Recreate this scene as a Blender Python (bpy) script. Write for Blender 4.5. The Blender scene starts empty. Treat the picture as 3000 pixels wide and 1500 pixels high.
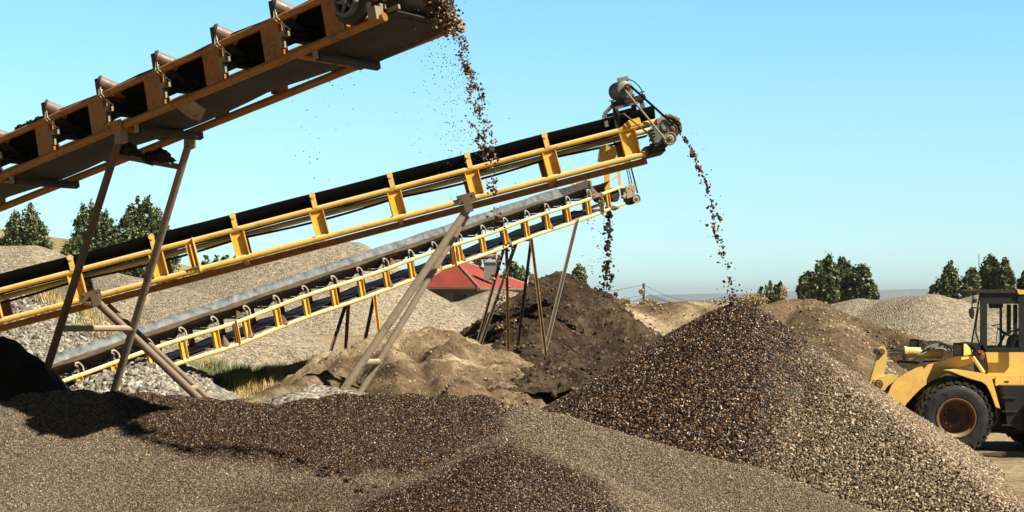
import bpy, bmesh, math, random
import numpy as np
from mathutils import Vector, Matrix
random.seed(7); RNG = np.random.default_rng(7)
SC = bpy.context.scene
COL = SC.collection
F, HC, CX, CY = 5000.0, 3.75, 1500.0, 865.0      # focal length in photo pixels (3000 wide), eye height, vanishing point

# ------------------------------------------------------------------ camera, sky, sun, exposure
cd = bpy.data.cameras.new('camera'); cam = bpy.data.objects.new('camera', cd); COL.objects.link(cam)
cam.location = (0, 0, HC); cam.rotation_euler = (math.radians(90), 0, 0)
cd.sensor_width = 36; cd.lens = 36 * F / 3000; cd.shift_y = (CY - 750) / 3000; cd.clip_start = .5; cd.clip_end = 40000
SC.camera = cam
SUN = Vector((.60, -.365, .71)).normalized()
EL = math.asin(SUN.z); AZ = math.atan2(SUN.x, SUN.y)          # azimuth clockwise from +Y
w = bpy.data.worlds.new('World'); SC.world = w; w.use_nodes = True
nt = w.node_tree; nt.nodes.clear()
out = nt.nodes.new('ShaderNodeOutputWorld'); bg = nt.nodes.new('ShaderNodeBackground')
sky = nt.nodes.new('ShaderNodeTexSky'); sky.sky_type = 'NISHITA'; sky.sun_disc = False
sky.sun_elevation = EL; sky.sun_rotation = AZ; sky.air_density = 1.0; sky.dust_density = .6; sky.ozone_density = 1.6; sky.altitude = 900
tc = nt.nodes.new('ShaderNodeTexCoord'); sx = nt.nodes.new('ShaderNodeSeparateXYZ')
rp = nt.nodes.new('ShaderNodeValToRGB'); mx = nt.nodes.new('ShaderNodeMix'); mx.data_type = 'RGBA'; mx.blend_type = 'MULTIPLY'; mx.inputs[0].default_value = 1
nt.links.new(tc.outputs['Generated'], sx.inputs[0]); nt.links.new(sx.outputs[2], rp.inputs[0])
els = rp.color_ramp.elements
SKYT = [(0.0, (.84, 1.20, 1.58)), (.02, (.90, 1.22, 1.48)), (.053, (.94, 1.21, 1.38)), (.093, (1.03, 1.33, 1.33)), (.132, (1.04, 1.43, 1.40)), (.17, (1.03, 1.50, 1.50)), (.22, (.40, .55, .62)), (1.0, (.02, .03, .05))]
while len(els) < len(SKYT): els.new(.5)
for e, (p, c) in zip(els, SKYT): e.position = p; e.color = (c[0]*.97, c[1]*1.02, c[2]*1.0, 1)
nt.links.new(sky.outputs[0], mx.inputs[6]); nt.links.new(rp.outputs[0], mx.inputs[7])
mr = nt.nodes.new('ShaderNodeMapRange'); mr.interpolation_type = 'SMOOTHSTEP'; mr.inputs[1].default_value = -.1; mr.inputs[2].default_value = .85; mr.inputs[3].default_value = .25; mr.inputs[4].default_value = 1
nt.links.new(sx.outputs[1], mr.inputs[0])                       # sky dimmed behind the camera to cut the fill light
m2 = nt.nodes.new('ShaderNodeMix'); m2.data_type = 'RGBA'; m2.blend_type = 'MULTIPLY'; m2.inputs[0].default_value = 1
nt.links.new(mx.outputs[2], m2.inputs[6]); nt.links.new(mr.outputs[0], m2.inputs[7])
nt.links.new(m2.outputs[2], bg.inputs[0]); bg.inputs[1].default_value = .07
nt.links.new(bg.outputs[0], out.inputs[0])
sl = bpy.data.lights.new('sun', 'SUN'); sl.energy = 5; sl.angle = math.radians(.5); sl.color = (1, .93, .80)
so = bpy.data.objects.new('sun', sl); COL.objects.link(so); so.rotation_euler = SUN.to_track_quat('Z', 'Y').to_euler(); so.location = (20, -20, 40)
SC.view_settings.view_transform = 'Standard'; SC.view_settings.look = 'None'; SC.view_settings.gamma = 1
SC.view_settings.exposure = .85
SC.render.engine = 'CYCLES'
SC.cycles.max_bounces = 6; SC.cycles.diffuse_bounces = 2; SC.cycles.transparent_max_bounces = 8

# ------------------------------------------------------------------ helpers
def pt(px, py, Y): return Vector(((px - CX) / F * Y, Y, HC + (CY - py) / F * Y))
def hexc(h): return tuple((int(h[i:i+2], 16) / 255) ** 2.2 for i in (0, 2, 4))

class MB:
    def __init__(s): s.v = []; s.f = []
    def add(s, vs, fs):
        n = len(s.v); s.v += [tuple(p) for p in vs]; s.f += [tuple(i + n for i in f) for f in fs]; return s
    def box(s, c, hx, hy, hz):
        c, hx, hy, hz = map(Vector, (c, hx, hy, hz))
        vs = [c + a*hx + b*hy + d*hz for a in (-1, 1) for b in (-1, 1) for d in (-1, 1)]
        return s.add(vs, [(0,1,3,2),(4,6,7,5),(0,4,5,1),(2,3,7,6),(0,2,6,4),(1,5,7,3)])
    def prism(s, poly, vec):
        poly = [Vector(p) for p in poly]; vec = Vector(vec); n = len(poly)
        return s.add(poly + [p + vec for p in poly], [tuple(range(n)), tuple(range(2*n-1, n-1, -1))] + [(i, i+n, (i+1) % n + n, (i+1) % n) for i in range(n)])
    def tube(s, p, q, r, n=12, r2=None, cap=True):
        return s.path([p, q], [r, r if r2 is None else r2], n, cap)
    def path(s, pts, r, n=8, cap=True):
        pts = [Vector(p) for p in pts]; rs = r if isinstance(r, (list, tuple)) else [r] * len(pts)
        vs = []; fs = []; ref = None
        for i, p in enumerate(pts):
            t = (pts[min(i+1, len(pts)-1)] - pts[max(i-1, 0)]).normalized()
            if ref is None: ref = t.cross(Vector((0, 0, 1)) if abs(t.z) < .9 else Vector((1, 0, 0))).normalized()
            ref = (ref - t * ref.dot(t)).normalized(); b = t.cross(ref)
            for k in range(n):
                a = 2*math.pi*k/n; vs.append(p + (ref*math.cos(a) + b*math.sin(a)) * rs[i])
        for i in range(len(pts)-1):
            for k in range(n): fs.append((i*n+k, i*n+(k+1) % n, (i+1)*n+(k+1) % n, (i+1)*n+k))
        if cap: fs += [tuple(range(n-1, -1, -1)), tuple(range((len(pts)-1)*n, len(pts)*n))]
        return s.add(vs, fs)
    def lathe(s, c, axis, prof, n=32):                     # prof: (radius, offset along axis)
        c, axis = Vector(c), Vector(axis).normalized()
        u = axis.orthogonal().normalized(); v = axis.cross(u); vs = []; fs = []
        for r, t in prof:
            for k in range(n):
                a = 2*math.pi*k/n; vs.append(c + axis*t + (u*math.cos(a) + v*math.sin(a))*max(r, 1e-4))
        for i in range(len(prof)-1):
            for k in range(n): fs.append((i*n+k, i*n+(k+1) % n, (i+1)*n+(k+1) % n, (i+1)*n+k))
        return s.add(vs, fs)
    def lump(s, c, r, seed=0, sq=(1, 1, 1), sub=2, amp=.25):
        rr = random.Random(seed); bm = bmesh.new(); bmesh.ops.create_icosphere(bm, subdivisions=sub, radius=1)
        ph = [rr.uniform(0, 6) for _ in range(6)]
        vs = []
        for v in bm.verts:
            d = 1 + amp*(math.sin(v.co.x*3.1+ph[0])*math.sin(v.co.y*2.7+ph[1]) + .6*math.sin(v.co.z*5.3+ph[2]+v.co.x*4) + .4*math.sin(v.co.y*8+ph[3]))
            vs.append(Vector(c) + Vector((v.co.x*sq[0], v.co.y*sq[1], v.co.z*sq[2]))*r*d)
        fs = [tuple(v.index for v in f.verts) for f in bm.faces]; bm.free()
        return s.add(vs, fs)
    def build(s, name, mat, parent=None, smooth=True, recalc=True):
        me = bpy.data.meshes.new(name); me.from_pydata(s.v, [], s.f)
        if recalc:
            bm = bmesh.new(); bm.from_mesh(me); bmesh.ops.recalc_face_normals(bm, faces=bm.faces); bm.to_mesh(me); bm.free()
        me.materials.append(mat)
        if smooth:
            me.shade_smooth(); me.set_sharp_from_angle(angle=math.radians(35))
        return link(name, me, parent)
def link(name, me, parent=None):
    o = bpy.data.objects.new(name, me); COL.objects.link(o)
    if parent is not None:
        o.parent = parent
        if parent.parent is None: o.location = -parent.location
    return o
def thing(name, label, cat, loc=(0, 0, 0), group=None):
    o = bpy.data.objects.new(name, None); COL.objects.link(o); o.location = loc; o.empty_display_size = .3
    return tag(o, label, cat, group)
def tag(o, label=None, cat=None, group=None, kind=None):
    for k, v in (('label', label), ('category', cat), ('group', group), ('kind', kind)):
        if v: o[k] = v
    return o
def big_mesh(name, V, Fc, mat, parent=None, attrs=None, smooth=False):     # numpy verts (n,3), faces (m,k)
    me = bpy.data.meshes.new(name); k = Fc.shape[1]
    me.vertices.add(len(V)); me.vertices.foreach_set('co', V.astype(np.float32).ravel())
    me.loops.add(Fc.size); me.loops.foreach_set('vertex_index', Fc.astype(np.int32).ravel())
    me.polygons.add(len(Fc)); me.polygons.foreach_set('loop_start', np.arange(0, Fc.size, k, dtype=np.int32))
    me.polygons.foreach_set('use_smooth', np.full(len(Fc), smooth))
    for an, av in (attrs or {}).items():
        a = me.attributes.new(an, 'FLOAT', 'POINT'); a.data.foreach_set('value', av.astype(np.float32))
    me.update(calc_edges=True); me.materials.append(mat)
    return link(name, me, parent)

# value noise
_T = np.random.default_rng(3).random((256, 256)).astype(np.float64)
def vnoise(x, y):
    xi = np.floor(x).astype(int); yi = np.floor(y).astype(int); fx = x - xi; fy = y - yi
    fx = fx*fx*(3-2*fx); fy = fy*fy*(3-2*fy)
    g = lambda a, b: _T[a & 255, b & 255]
    return (g(xi, yi)*(1-fx) + g(xi+1, yi)*fx)*(1-fy) + (g(xi, yi+1)*(1-fx) + g(xi+1, yi+1)*fx)*fy
def fbm(x, y, o=4, rough=.5):
    s = 0; a = 1; n = 0
    for i in range(o): s = s + a*(vnoise(x*2**i + 17*i, y*2**i + 31*i) - .5); n += a; a *= rough
    return s / n
def sstep(a, b, x): t = np.clip((x-a)/(b-a), 0, 1); return t*t*(3-2*t)

# ------------------------------------------------------------------ materials
def newmat(name):
    m = bpy.data.materials.new(name); m.use_nodes = True; t = m.node_tree
    return m, t, t.nodes['Principled BSDF']
def N(t, typ, **kw):
    n = t.nodes.new(typ)
    for k, v in kw.items():
        if k.startswith('i_'): n.inputs[k[2:].replace('_', ' ')].default_value = v
        else: setattr(n, k, v)
    return n
def noise(t, scale, det=4, rough=.6, co=None, dist=0):
    n = N(t, 'ShaderNodeTexNoise'); n.inputs['Scale'].default_value = scale; n.inputs['Detail'].default_value = det; n.inputs['Roughness'].default_value = rough; n.inputs['Distortion'].default_value = dist
    if co is None: co = N(t, 'ShaderNodeTexCoord').outputs['Object']
    t.links.new(co, n.inputs['Vector']); return n.outputs['Fac']
def ramp(t, src, stops, const=False):
    r = N(t, 'ShaderNodeValToRGB'); e = r.color_ramp.elements
    if const: r.color_ramp.interpolation = 'CONSTANT'
    while len(e) < len(stops): e.new(.5)
    for q, (p, c) in zip(e, stops):
        q.position = p; q.color = (*c, 1) if len(c) == 3 else c
    t.links.new(src, r.inputs[0]); return r.outputs[0]
def gr(v): return (v, v, v)
def mixc(t, fac, a, b, mode='MIX'):
    m = N(t, 'ShaderNodeMix', data_type='RGBA', blend_type=mode)
    for s, i in ((fac, 0), (a, 6), (b, 7)):
        if hasattr(s, 'is_linked'): t.links.new(s, m.inputs[i])
        else: m.inputs[i].default_value = s if i == 0 else (*s, 1)
    return m.outputs[2]
def math_(t, op, a, b=0.):
    m = N(t, 'ShaderNodeMath', operation=op)
    for s, i in ((a, 0), (b, 1)):
        if hasattr(s, 'is_linked'): t.links.new(s, m.inputs[i])
        else: m.inputs[i].default_value = s
    return m.outputs[0]
def bump(t, p, h, strength, dist):
    b = N(t, 'ShaderNodeBump'); b.inputs['Strength'].default_value = strength; b.inputs['Distance'].default_value = dist
    t.links.new(h, b.inputs['Height']); t.links.new(b.outputs[0], p.inputs['Normal'])
def steel(name, base, rust=(.12, .05, .02), dust=(.36, .28, .18), rust_amt=.25, dust_amt=.5, rough=.45, metal=0, sc=3):
    m, t, p = newmat(name)
    n1 = noise(t, sc, 6, .7); n2 = noise(t, sc*5, 4, .7)
    c = mixc(t, ramp(t, n1, [(.35, gr(0)), (.75, gr(1))]), base, tuple(v*.78 for v in base))
    k = math_(t, 'MULTIPLY', ramp(t, math_(t, 'ADD', math_(t, 'MULTIPLY', n1, .5), math_(t, 'MULTIPLY', n2, .5)), [(.57 - rust_amt*.15, gr(0)), (.64 - rust_amt*.1, gr(1))]), min(1, rust_amt*2.4))
    c = mixc(t, k, c, rust)
    g = N(t, 'ShaderNodeNewGeometry'); s = N(t, 'ShaderNodeSeparateXYZ'); t.links.new(g.outputs['Normal'], s.inputs[0])
    up = ramp(t, math_(t, 'ADD', s.outputs[2], math_(t, 'MULTIPLY', n2, .6)), [(.55, gr(0)), (1.0, gr(1))])
    c = mixc(t, math_(t, 'MULTIPLY', up, dust_amt), c, dust)
    t.links.new(c, p.inputs['Base Color']); p.inputs['Metallic'].default_value = metal
    t.links.new(ramp(t, n2, [(.3, gr(rough-.1)), (.8, gr(min(1, rough+.3)))]), p.inputs['Roughness'])
    bump(t, p, n2, .25, .01)
    return m
def earth(name, c1, c2, c3, sc=.6, fine=14, bstr=.6, bdist=.05, rough=.95, pebble=0):
    m, t, p = newmat(name)
    n1 = noise(t, sc, 6, .65, dist=.4); n2 = noise(t, fine, 6, .75); n3 = noise(t, sc*4, 5, .7)
    c = ramp(t, n1, [(.34, c1), (.5, c2), (.66, c3)])
    c = mixc(t, .75, c, ramp(t, n3, [(.3, gr(.45)), (.7, gr(1.15))]), 'MULTIPLY')
    c = mixc(t, .8, c, ramp(t, n2, [(.3, gr(.35)), (.7, gr(1.5))]), 'MULTIPLY')
    h = math_(t, 'ADD', n2, math_(t, 'MULTIPLY', n3, 2))
    if pebble:
        co = N(t, 'ShaderNodeTexCoord').outputs['Object']
        v = N(t, 'ShaderNodeTexVoronoi'); v.inputs['Scale'].default_value = pebble; t.links.new(co, v.inputs['Vector'])
        s = N(t, 'ShaderNodeSeparateColor'); t.links.new(v.outputs['Color'], s.inputs[0])
        c = mixc(t, .85, c, ramp(t, s.outputs[0], [(0, gr(.35)), (.5, gr(.9)), (.85, gr(1.3)), (1, gr(2.0))]), 'MULTIPLY')
        h = math_(t, 'SUBTRACT', math_(t, 'MULTIPLY', h, .3), math_(t, 'MULTIPLY', v.outputs['Distance'], 1.5))
    t.links.new(c, p.inputs['Base Color']); p.inputs['Roughness'].default_value = rough; p.inputs['Specular IOR Level'].default_value = .2
    bump(t, p, h, bstr, bdist); return m
WETPAL = [(0, (.004, .003, .002)), (.28, (.020, .009, .004)), (.46, (.080, .030, .008)), (.58, (.026, .020, .015)), (.72, (.18, .074, .018)), (.86, (.24, .14, .06)), (1, (.60, .43, .25))]
DRYPAL = [(0, (.03, .023, .017)), (.18, (.12, .086, .057)), (.38, (.27, .195, .125)), (.52, (.15, .132, .11)), (.70, (.38, .28, .18)), (.90, (.46, .37, .25)), (1, (.72, .62, .46))]
FARPAL = [(0, (.11, .085, .055)), (.25, (.20, .16, .11)), (.5, (.265, .218, .15)), (.85, (.32, .265, .185)), (1, (.46, .395, .29))]
def gravel(name, source, scale=20, dry=DRYPAL, wet=WETPAL, bd=.02, gap=0):
    """source 'attr' reads per-stone tint; 'voronoi' makes cells. Attribute wet mixes palettes."""
    m, t, p = newmat(name)
    co = N(t, 'ShaderNodeTexCoord').outputs['Object']
    if source == 'attr':
        tint = N(t, 'ShaderNodeAttribute', attribute_name='tint').outputs['Fac']
        nn = noise(t, 60, 2, .6, co)
    else:
        v = N(t, 'ShaderNodeTexVoronoi'); v.inputs['Scale'].default_value = scale; t.links.new(co, v.inputs['Vector'])
        s = N(t, 'ShaderNodeSeparateColor'); t.links.new(v.outputs['Color'], s.inputs[0]); tint = s.outputs[0]
        bump(t, p, math_(t, 'MULTIPLY', v.outputs['Distance'], -1), 1, bd)
    wv = N(t, 'ShaderNodeAttribute', attribute_name='wet').outputs['Fac']
    d = ramp(t, tint, dry); wt = ramp(t, tint, wet)
    c = mixc(t, wv, d, wt)
    if gap: c = mixc(t, 1.0, c, gr(gap), 'MULTIPLY')  # bed colour darkened to stand for the shade between stones
    if source == 'attr': c = mixc(t, .5, c, ramp(t, nn, [(.3, gr(.6)), (.7, gr(1.2))]), 'MULTIPLY')
    t.links.new(c, p.inputs['Base Color'])
    t.links.new(ramp(t, wv, [(0, gr(.9)), (1, gr(.42))]), p.inputs['Roughness'])
    return m
def plain(name, c, rough=.5, metal=0, var=.2, sc=8, **kw):
    m, t, p = newmat(name); n = noise(t, sc, 5, .65)
    t.links.new(mixc(t, ramp(t, n, [(.3, gr(0)), (.7, gr(1))]), c, tuple(v*(1-var) for v in c)), p.inputs['Base Color'])
    p.inputs['Roughness'].default_value = rough; p.inputs['Metallic'].default_value = metal
    for k, v in kw.items(): p.inputs[k.replace('_', ' ')].default_value = v
    bump(t, p, n, .15, .005); return m

YEL = steel('yellow_paint', (.74, .43, .055), rust=(.14, .05, .018), dust=(.66, .53, .32), rust_amt=.2, dust_amt=.85)
POLE = steel('worn_tan_paint', (.34, .21, .08), rust=(.13, .055, .02), dust=(.50, .40, .26), rust_amt=.4, dust_amt=.8, rough=.7)
YEL2 = steel('pale_dusty_yellow_paint', (.74, .50, .13), rust=(.25, .10, .02), dust=(.80, .70, .46), rust_amt=.12, dust_amt=.9)
ORG = steel('grimy_orange_paint', (.34, .125, .008), rust=(.04, .018, .010), dust=(.48, .31, .12), rust_amt=.24, dust_amt=.5)  # dust tone brightened so the upper faces carry a painted sunlit gold
RUSTY = steel('rusty_pipe', (.11, .068, .042), rust=(.07, .035, .02), dust=(.30, .23, .15), rust_amt=.45, dust_amt=.6, rough=.7, sc=4)
DUSTY = steel('dust_caked_steel', (.27, .21, .14), rust=(.10, .06, .03), dust=(.45, .37, .25), rust_amt=.3, dust_amt=.8, rough=.8)
DARKST = steel('dark_grimy_steel', (.018, .014, .011), rust=(.05, .022, .01), dust=(.16, .12, .08), rust_amt=.3, dust_amt=.4, rough=.6)
GREYST = steel('grey_motor_casting', (.13, .14, .13), rust=(.10, .06, .03), dust=(.30, .27, .21), rust_amt=.25, dust_amt=.7)
RUBBER = plain('black_rubber', (.004, .004, .004), .95, var=.3, Specular_IOR_Level=.12)
RUB2 = plain('muddy_belt_underside', (.036, .025, .016), .8, var=.75, sc=2.2)
WETRUB = plain('wet_dark_belt', (.012, .012, .013), .5, var=.5, sc=3); PALEB = plain('wet_belt_edge_sheen', (.19, .215, .21), .4, var=.85, sc=4)  # pale base colour stands in for the sheen on wet rubber
HOOK = plain('pale_hook_steel', (.55, .50, .40), .6, var=.3)
MUD = earth('dried_mud', (.12, .085, .055), (.2, .15, .10), (.30, .23, .15), 2, 20, .8, .03)
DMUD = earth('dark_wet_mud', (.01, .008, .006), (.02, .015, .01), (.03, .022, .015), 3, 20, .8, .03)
SANDLOAD = earth('sand_on_belt', (.13, .085, .05), (.18, .12, .075), (.24, .17, .11), 2, 30, .7, .02)
SOILB = earth('dark_brown_soil', (.040, .025, .014), (.088, .057, .032), (.20, .14, .08), .5, 5, 1, .22)
SANDT = earth('tan_sand', (.09, .055, .03), (.23, .16, .09), (.50, .40, .25), .36, 7, .9, .10)
BROWNS = earth('brown_eroded_sand', (.13, .085, .045), (.22, .155, .085), (.38, .29, .17), .3, 7, .9, .12)
GRAVG = earth('grey_fine_gravel', (.27, .22, .16), (.33, .275, .205), (.40, .335, .25), .15, 6, .7, .06, pebble=9)
GRAVW = earth('pale_white_gravel', (.22, .19, .15), (.30, .27, .21), (.36, .33, .27), .2, 6, .8, .08, pebble=9)
GROUND = earth('dusty_ground', (.22, .16, .09), (.33, .25, .15), (.42, .33, .21), .15, 5, .6, .05)
GRAVG = gravel('grey_gravel', 'voronoi', 13, dry=FARPAL, bd=.05)

# ------------------------------------------------------------------ heaps (height fields)
def poly_pts(ridge, step=.35):
    P = [pt(*r) for r in ridge]; o = []
    for a, b in zip(P, P[1:]):
        n = max(1, int((b-a).length/step)); o += [a + (b-a)*i/n for i in range(n)]
    o.append(P[-1]); return np.array([tuple(p) for p in o])
class Heap:
    """Slopes falling away from one or more ridge lines; each ridge = (points, slope, rounding)."""
    def __init__(s, ridges, amp=.1, fs=1.2, oct=4, ax=None, seed=0):
        s.r = [(poly_pts(r) if len(r) > 1 else np.array([tuple(pt(*r[0]))]), sl, rd) for r, sl, rd in ridges]
        s.amp, s.fs, s.oct, s.seed, s.ax = amp, fs, oct, seed, ax
    def raw(s, x, y):
        h = np.full(x.shape, -99.)
        for P, sl, rd in s.r:
            for p in P:
                dx = x-p[0]; dy = y-p[1]
                d = np.sqrt(dx*dx + dy*dy + rd*rd) - rd
                k = sl if not callable(sl) else sl(np.arctan2(dy, dx))
                h = np.maximum(h, p[2] - k*d)
        return h
    def z(s, x, y):
        return s.raw(x, y) + s.amp*fbm(x*s.fs + s.seed, y*s.fs + s.seed*.7, s.oct, .55)
def heap_mesh(name, hp, x0, x1, y0, y1, step, mat, base, parent=None, attrs=None, smooth=True):
    nx = int((x1-x0)/step)+1; ny = int((y1-y0)/step)+1
    X, Y = np.meshgrid(np.linspace(x0, x1, nx), np.linspace(y0, y1, ny)); Z = hp.z(X, Y)
    idx = np.arange(nx*ny).reshape(ny, nx); q = np.stack([idx[:-1, :-1], idx[:-1, 1:], idx[1:, 1:], idx[1:, :-1]], -1).reshape(-1, 4)
    zz = Z.ravel(); b = base(X, Y).ravel() if callable(base) else base
    ok = (zz > b - .35); q = q[ok[q].any(1)]
    use = np.unique(q); re = np.full(nx*ny, -1); re[use] = np.arange(len(use))
    V = np.stack([X.ravel(), Y.ravel(), zz], 1)[use]
    at = {k: f(V) for k, f in (attrs or {}).items()}
    return big_mesh(name, V, re[q], mat, parent, at, smooth)
ICO_V = []; ICO_F = []
def _ico():
    global ICO_V, ICO_F
    bm = bmesh.new(); bmesh.ops.create_icosphere(bm, subdivisions=1, radius=1)
    ICO_V = np.array([tuple(v.co) for v in bm.verts]); ICO_F = np.array([[v.index for v in f.verts] for f in bm.faces]); bm.free()
_ico()
OCT_V = np.array([(1,0,0),(0,1,0),(-1,0,0),(0,-1,0),(0,0,1),(0,0,-1)], float); OCT_F = np.array([(0,1,4),(1,2,4),(2,3,4),(3,0,4),(1,0,5),(2,1,5),(3,2,5),(0,3,5)])
def stones_mesh(name, P, size, mat, parent, wet=None, tv=ICO_V, tf=ICO_F, flat=(1, .75, .55), smooth=False, rng=RNG, tint=None):
    n = len(P); q = rng.normal(size=(n, 4)); q /= np.linalg.norm(q, axis=1)[:, None]; a, b, c, d = q.T
    R = np.stack([1-2*(c*c+d*d), 2*(b*c-a*d), 2*(b*d+a*c), 2*(b*c+a*d), 1-2*(b*b+d*d), 2*(c*d-a*b), 2*(b*d-a*c), 2*(c*d+a*b), 1-2*(b*b+c*c)], 1).reshape(n, 3, 3)
    S = np.array(flat)[None]*rng.uniform(.75, 1.25, (n, 3))*size[:, None]
    L = tv[None]*rng.uniform(.85, 1.15, (n, len(tv)))[..., None]*S[:, None]
    V = np.einsum('nij,nkj->nki', R, L) + P[:, None]
    Fc = (tf[None] + (np.arange(n)*len(tv))[:, None, None]).reshape(-1, 3)
    if tint is None: tint = rng.random(n)
    at = {'tint': np.repeat(tint, len(tv)), 'wet': np.repeat(wet if wet is not None else np.zeros(n), len(tv))}
    return big_mesh(name, V.reshape(-1, 3), Fc, mat, parent, at, smooth)
def proj(V): return CX + V[:, 0]/V[:, 1]*F, CY - (V[:, 2]-HC)/V[:, 1]*F
def sdf(px, py, poly):                                     # signed distance to an outline, inside positive
    d = np.full(px.shape, 1e9); ins = np.zeros(px.shape, bool); n = len(poly)
    for i in range(n):
        ax, ay = poly[i]; bx, by = poly[(i+1) % n]; ex, ey = bx-ax, by-ay
        t = np.clip(((px-ax)*ex + (py-ay)*ey)/(ex*ex+ey*ey), 0, 1)
        d = np.minimum(d, np.hypot(px-ax-t*ex, py-ay-t*ey))
        c = ((ay > py) != (by > py)) & (px < (bx-ax)*(py-ay)/(by-ay+1e-9)+ax); ins ^= c
    return np.where(ins, d, -d)

# ground: one sheet to the horizon, gently raised yard behind the conveyors
def gz(x, y):
    g = 2.1*sstep(40, 72, y)*(1-sstep(3, 9, x + (60-y)*.12))
    near = np.exp(-((y-45)/60)**2)
    g = g - .0043*np.maximum(0, y-100)                        # beyond the yard the plain falls gently away
    return g + .12*fbm(x*.35, y*.35, 4)*near + .03*fbm(x*2, y*2, 3)*np.exp(-((y-35)/12)**2)
def build_ground():
    xs = np.concatenate([[-8500, -3000, -1000, -400, -150, -80], np.arange(-45, 45.01, .45), [80, 150, 400, 1000, 3000, 8500]])
    ys = np.concatenate([[-200, -60, -10, 5, 12], np.arange(16, 75, .45), np.arange(75, 130, 2.5), [150, 200, 300, 500, 900, 2000, 5000, 17000]])
    X, Y = np.meshgrid(xs, ys); Z = gz(X, Y); ny, nx = X.shape; idx = np.arange(nx*ny).reshape(ny, nx)
    q = np.stack([idx[:-1, :-1], idx[:-1, 1:], idx[1:, 1:], idx[1:, :-1]], -1).reshape(-1, 4)
    tag(big_mesh('ground', np.stack([X.ravel(), Y.ravel(), Z.ravel()], 1), q, GROUND, smooth=True), kind='structure')
build_ground()

def heap(name, label, ridges, box, step, mat, base=gz, cat='gravel heap', group=None, **kw):
    hp = Heap(ridges, **kw)
    o = heap_mesh(name, hp, *box, step, mat, lambda x, y: base(x, y)); tag(o, label, cat, group); return o, hp

# foreground heap under the upper conveyor
FGR = [(-500, 1200, 26.2), (-200, 1172, 26.3), (0, 1160, 26.4), (100, 1150, 26.5), (250, 1143, 26.6), (430, 1145, 26.6), (600, 1158, 26.3), (760, 1177, 25.9), (830, 1185, 25.5), (900, 1168, 25.4),
       (1000, 1158, 25.4), (1200, 1158, 25.4), (1400, 1165, 25.4), (1500, 1187, 25.3), (1620, 1212, 25.2), (1900, 1290, 24.8), (2200, 1385, 24.3), (2530, 1503, 23.8), (2800, 1600, 23.3)]
def fslope(a): return np.where(np.sin(a) < 0, .47, .62)
FG = Heap([(FGR, fslope, .35), ([(1500, 1302, 21.6), (1480, 1318, 21.0)], .52, .5), ([(700, 1500, 22.0), (1000, 1480, 21.4)], .3, 1.5)], amp=.16, fs=.55, oct=3, seed=5)
WA = [(280, 1100), (1400, 1100), (1500, 1190), (1470, 1260), (1420, 1300), (1250, 1400), (1050, 1410), (900, 1400), (750, 1372), (600, 1345), (450, 1295), (330, 1240)]
WB = [(1380, 1310), (1490, 1285), (1600, 1320), (1750, 1400), (1850, 1540), (900, 1640), (1040, 1440), (1250, 1400)]
WC = [(560, 1700), (640, 1440), (850, 1400), (1100, 1400), (1300, 1420), (1500, 1700)]
def fgwet(V):
    px, py = proj(V); n = 60*fbm(V[:, 0]*1.1, V[:, 1]*1.1, 4); n2 = 34*fbm(V[:, 0]*3.2+9, V[:, 1]*3.2, 3)
    a = sstep(-18, 30, sdf(px, py, WA)+n+n2); b = sstep(-25, 40, sdf(px, py, WB)+n+n2); c = .72*sstep(-30, 60, sdf(px, py, WC)+n*1.5+n2)
    return np.clip(np.maximum(np.maximum(a, b), c), 0, 1)
FGV = gravel('fine_gravel_bed', 'voronoi', 50, bd=.015, gap=.45); STM = gravel('gravel_stones', 'attr'); SHF = lambda pal, k: [(p_, (c_[0]*k, c_[1]*k*.96, c_[2]*k*.9)) for p_, c_ in pal]; STF = gravel('fine_gravel_stones', 'attr', dry=SHF(DRYPAL, .70), wet=SHF(WETPAL, .58))
root = thing('gravel_heap', 'long low foreground heap of fine gravel, dark wet on top and pale at the left', 'gravel heap', (0, 24, 0), 'heaps of gravel')
heap_mesh('heap_body', FG, -9.5, 8.5, 15.5, 29.5, .09, FGV, gz, root, {'wet': fgwet})
def scatter(hp, x0, x1, y0, y1, n, base=gz, rng=RNG, keep=None):
    X = rng.uniform(x0, x1, n); Y = rng.uniform(y0, y1, n); Z = hp.z(X, Y); ok = Z > base(X, Y)-.05
    V = np.stack([X, Y, Z], 1)[ok]; px, py = proj(V); k = (px > -150) & (px < 3150) & (py < 1560)
    if keep is not None: k &= keep(px, py)
    return V[k]
P = scatter(FG, -8.6, 6.5, 18.5, 27.0, 420000); wv = fgwet(P)
sz = RNG.uniform(.0075, .0175, len(P)) * np.where(RNG.random(len(P)) < .03, 1.4, 1)
stn = stones_mesh('loose_stones', P + np.array([0, 0, .004]), sz, STF, root, wv, OCT_V, OCT_F, (1, .8, .6)); stn['kind'] = 'stuff'

# big freshly dumped heap of coarse washed gravel
def bslope(a):                                             # steeper to the right than to the left
    return .60 + .14*np.clip(np.cos(a), 0, 1) + .03*np.clip(-np.sin(a), 0, 1)
BG = Heap([([(2165, 894, 38.0)], bslope, .5), ([(2165, 897, 38.0), (2400, 1070, 36), (2600, 1224, 33), (2800, 1377, 30), (2960, 1500, 27.5), (3060, 1580, 26)], .66, .25)], amp=.10, fs=.8, oct=3, seed=2)
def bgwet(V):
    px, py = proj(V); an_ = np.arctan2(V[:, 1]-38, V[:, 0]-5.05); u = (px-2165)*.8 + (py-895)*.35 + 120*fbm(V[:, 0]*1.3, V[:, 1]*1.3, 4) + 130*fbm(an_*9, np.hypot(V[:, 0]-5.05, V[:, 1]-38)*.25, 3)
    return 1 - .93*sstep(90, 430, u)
BGV = gravel('coarse_gravel_bed', 'voronoi', 24, bd=.03, gap=.40)
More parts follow.
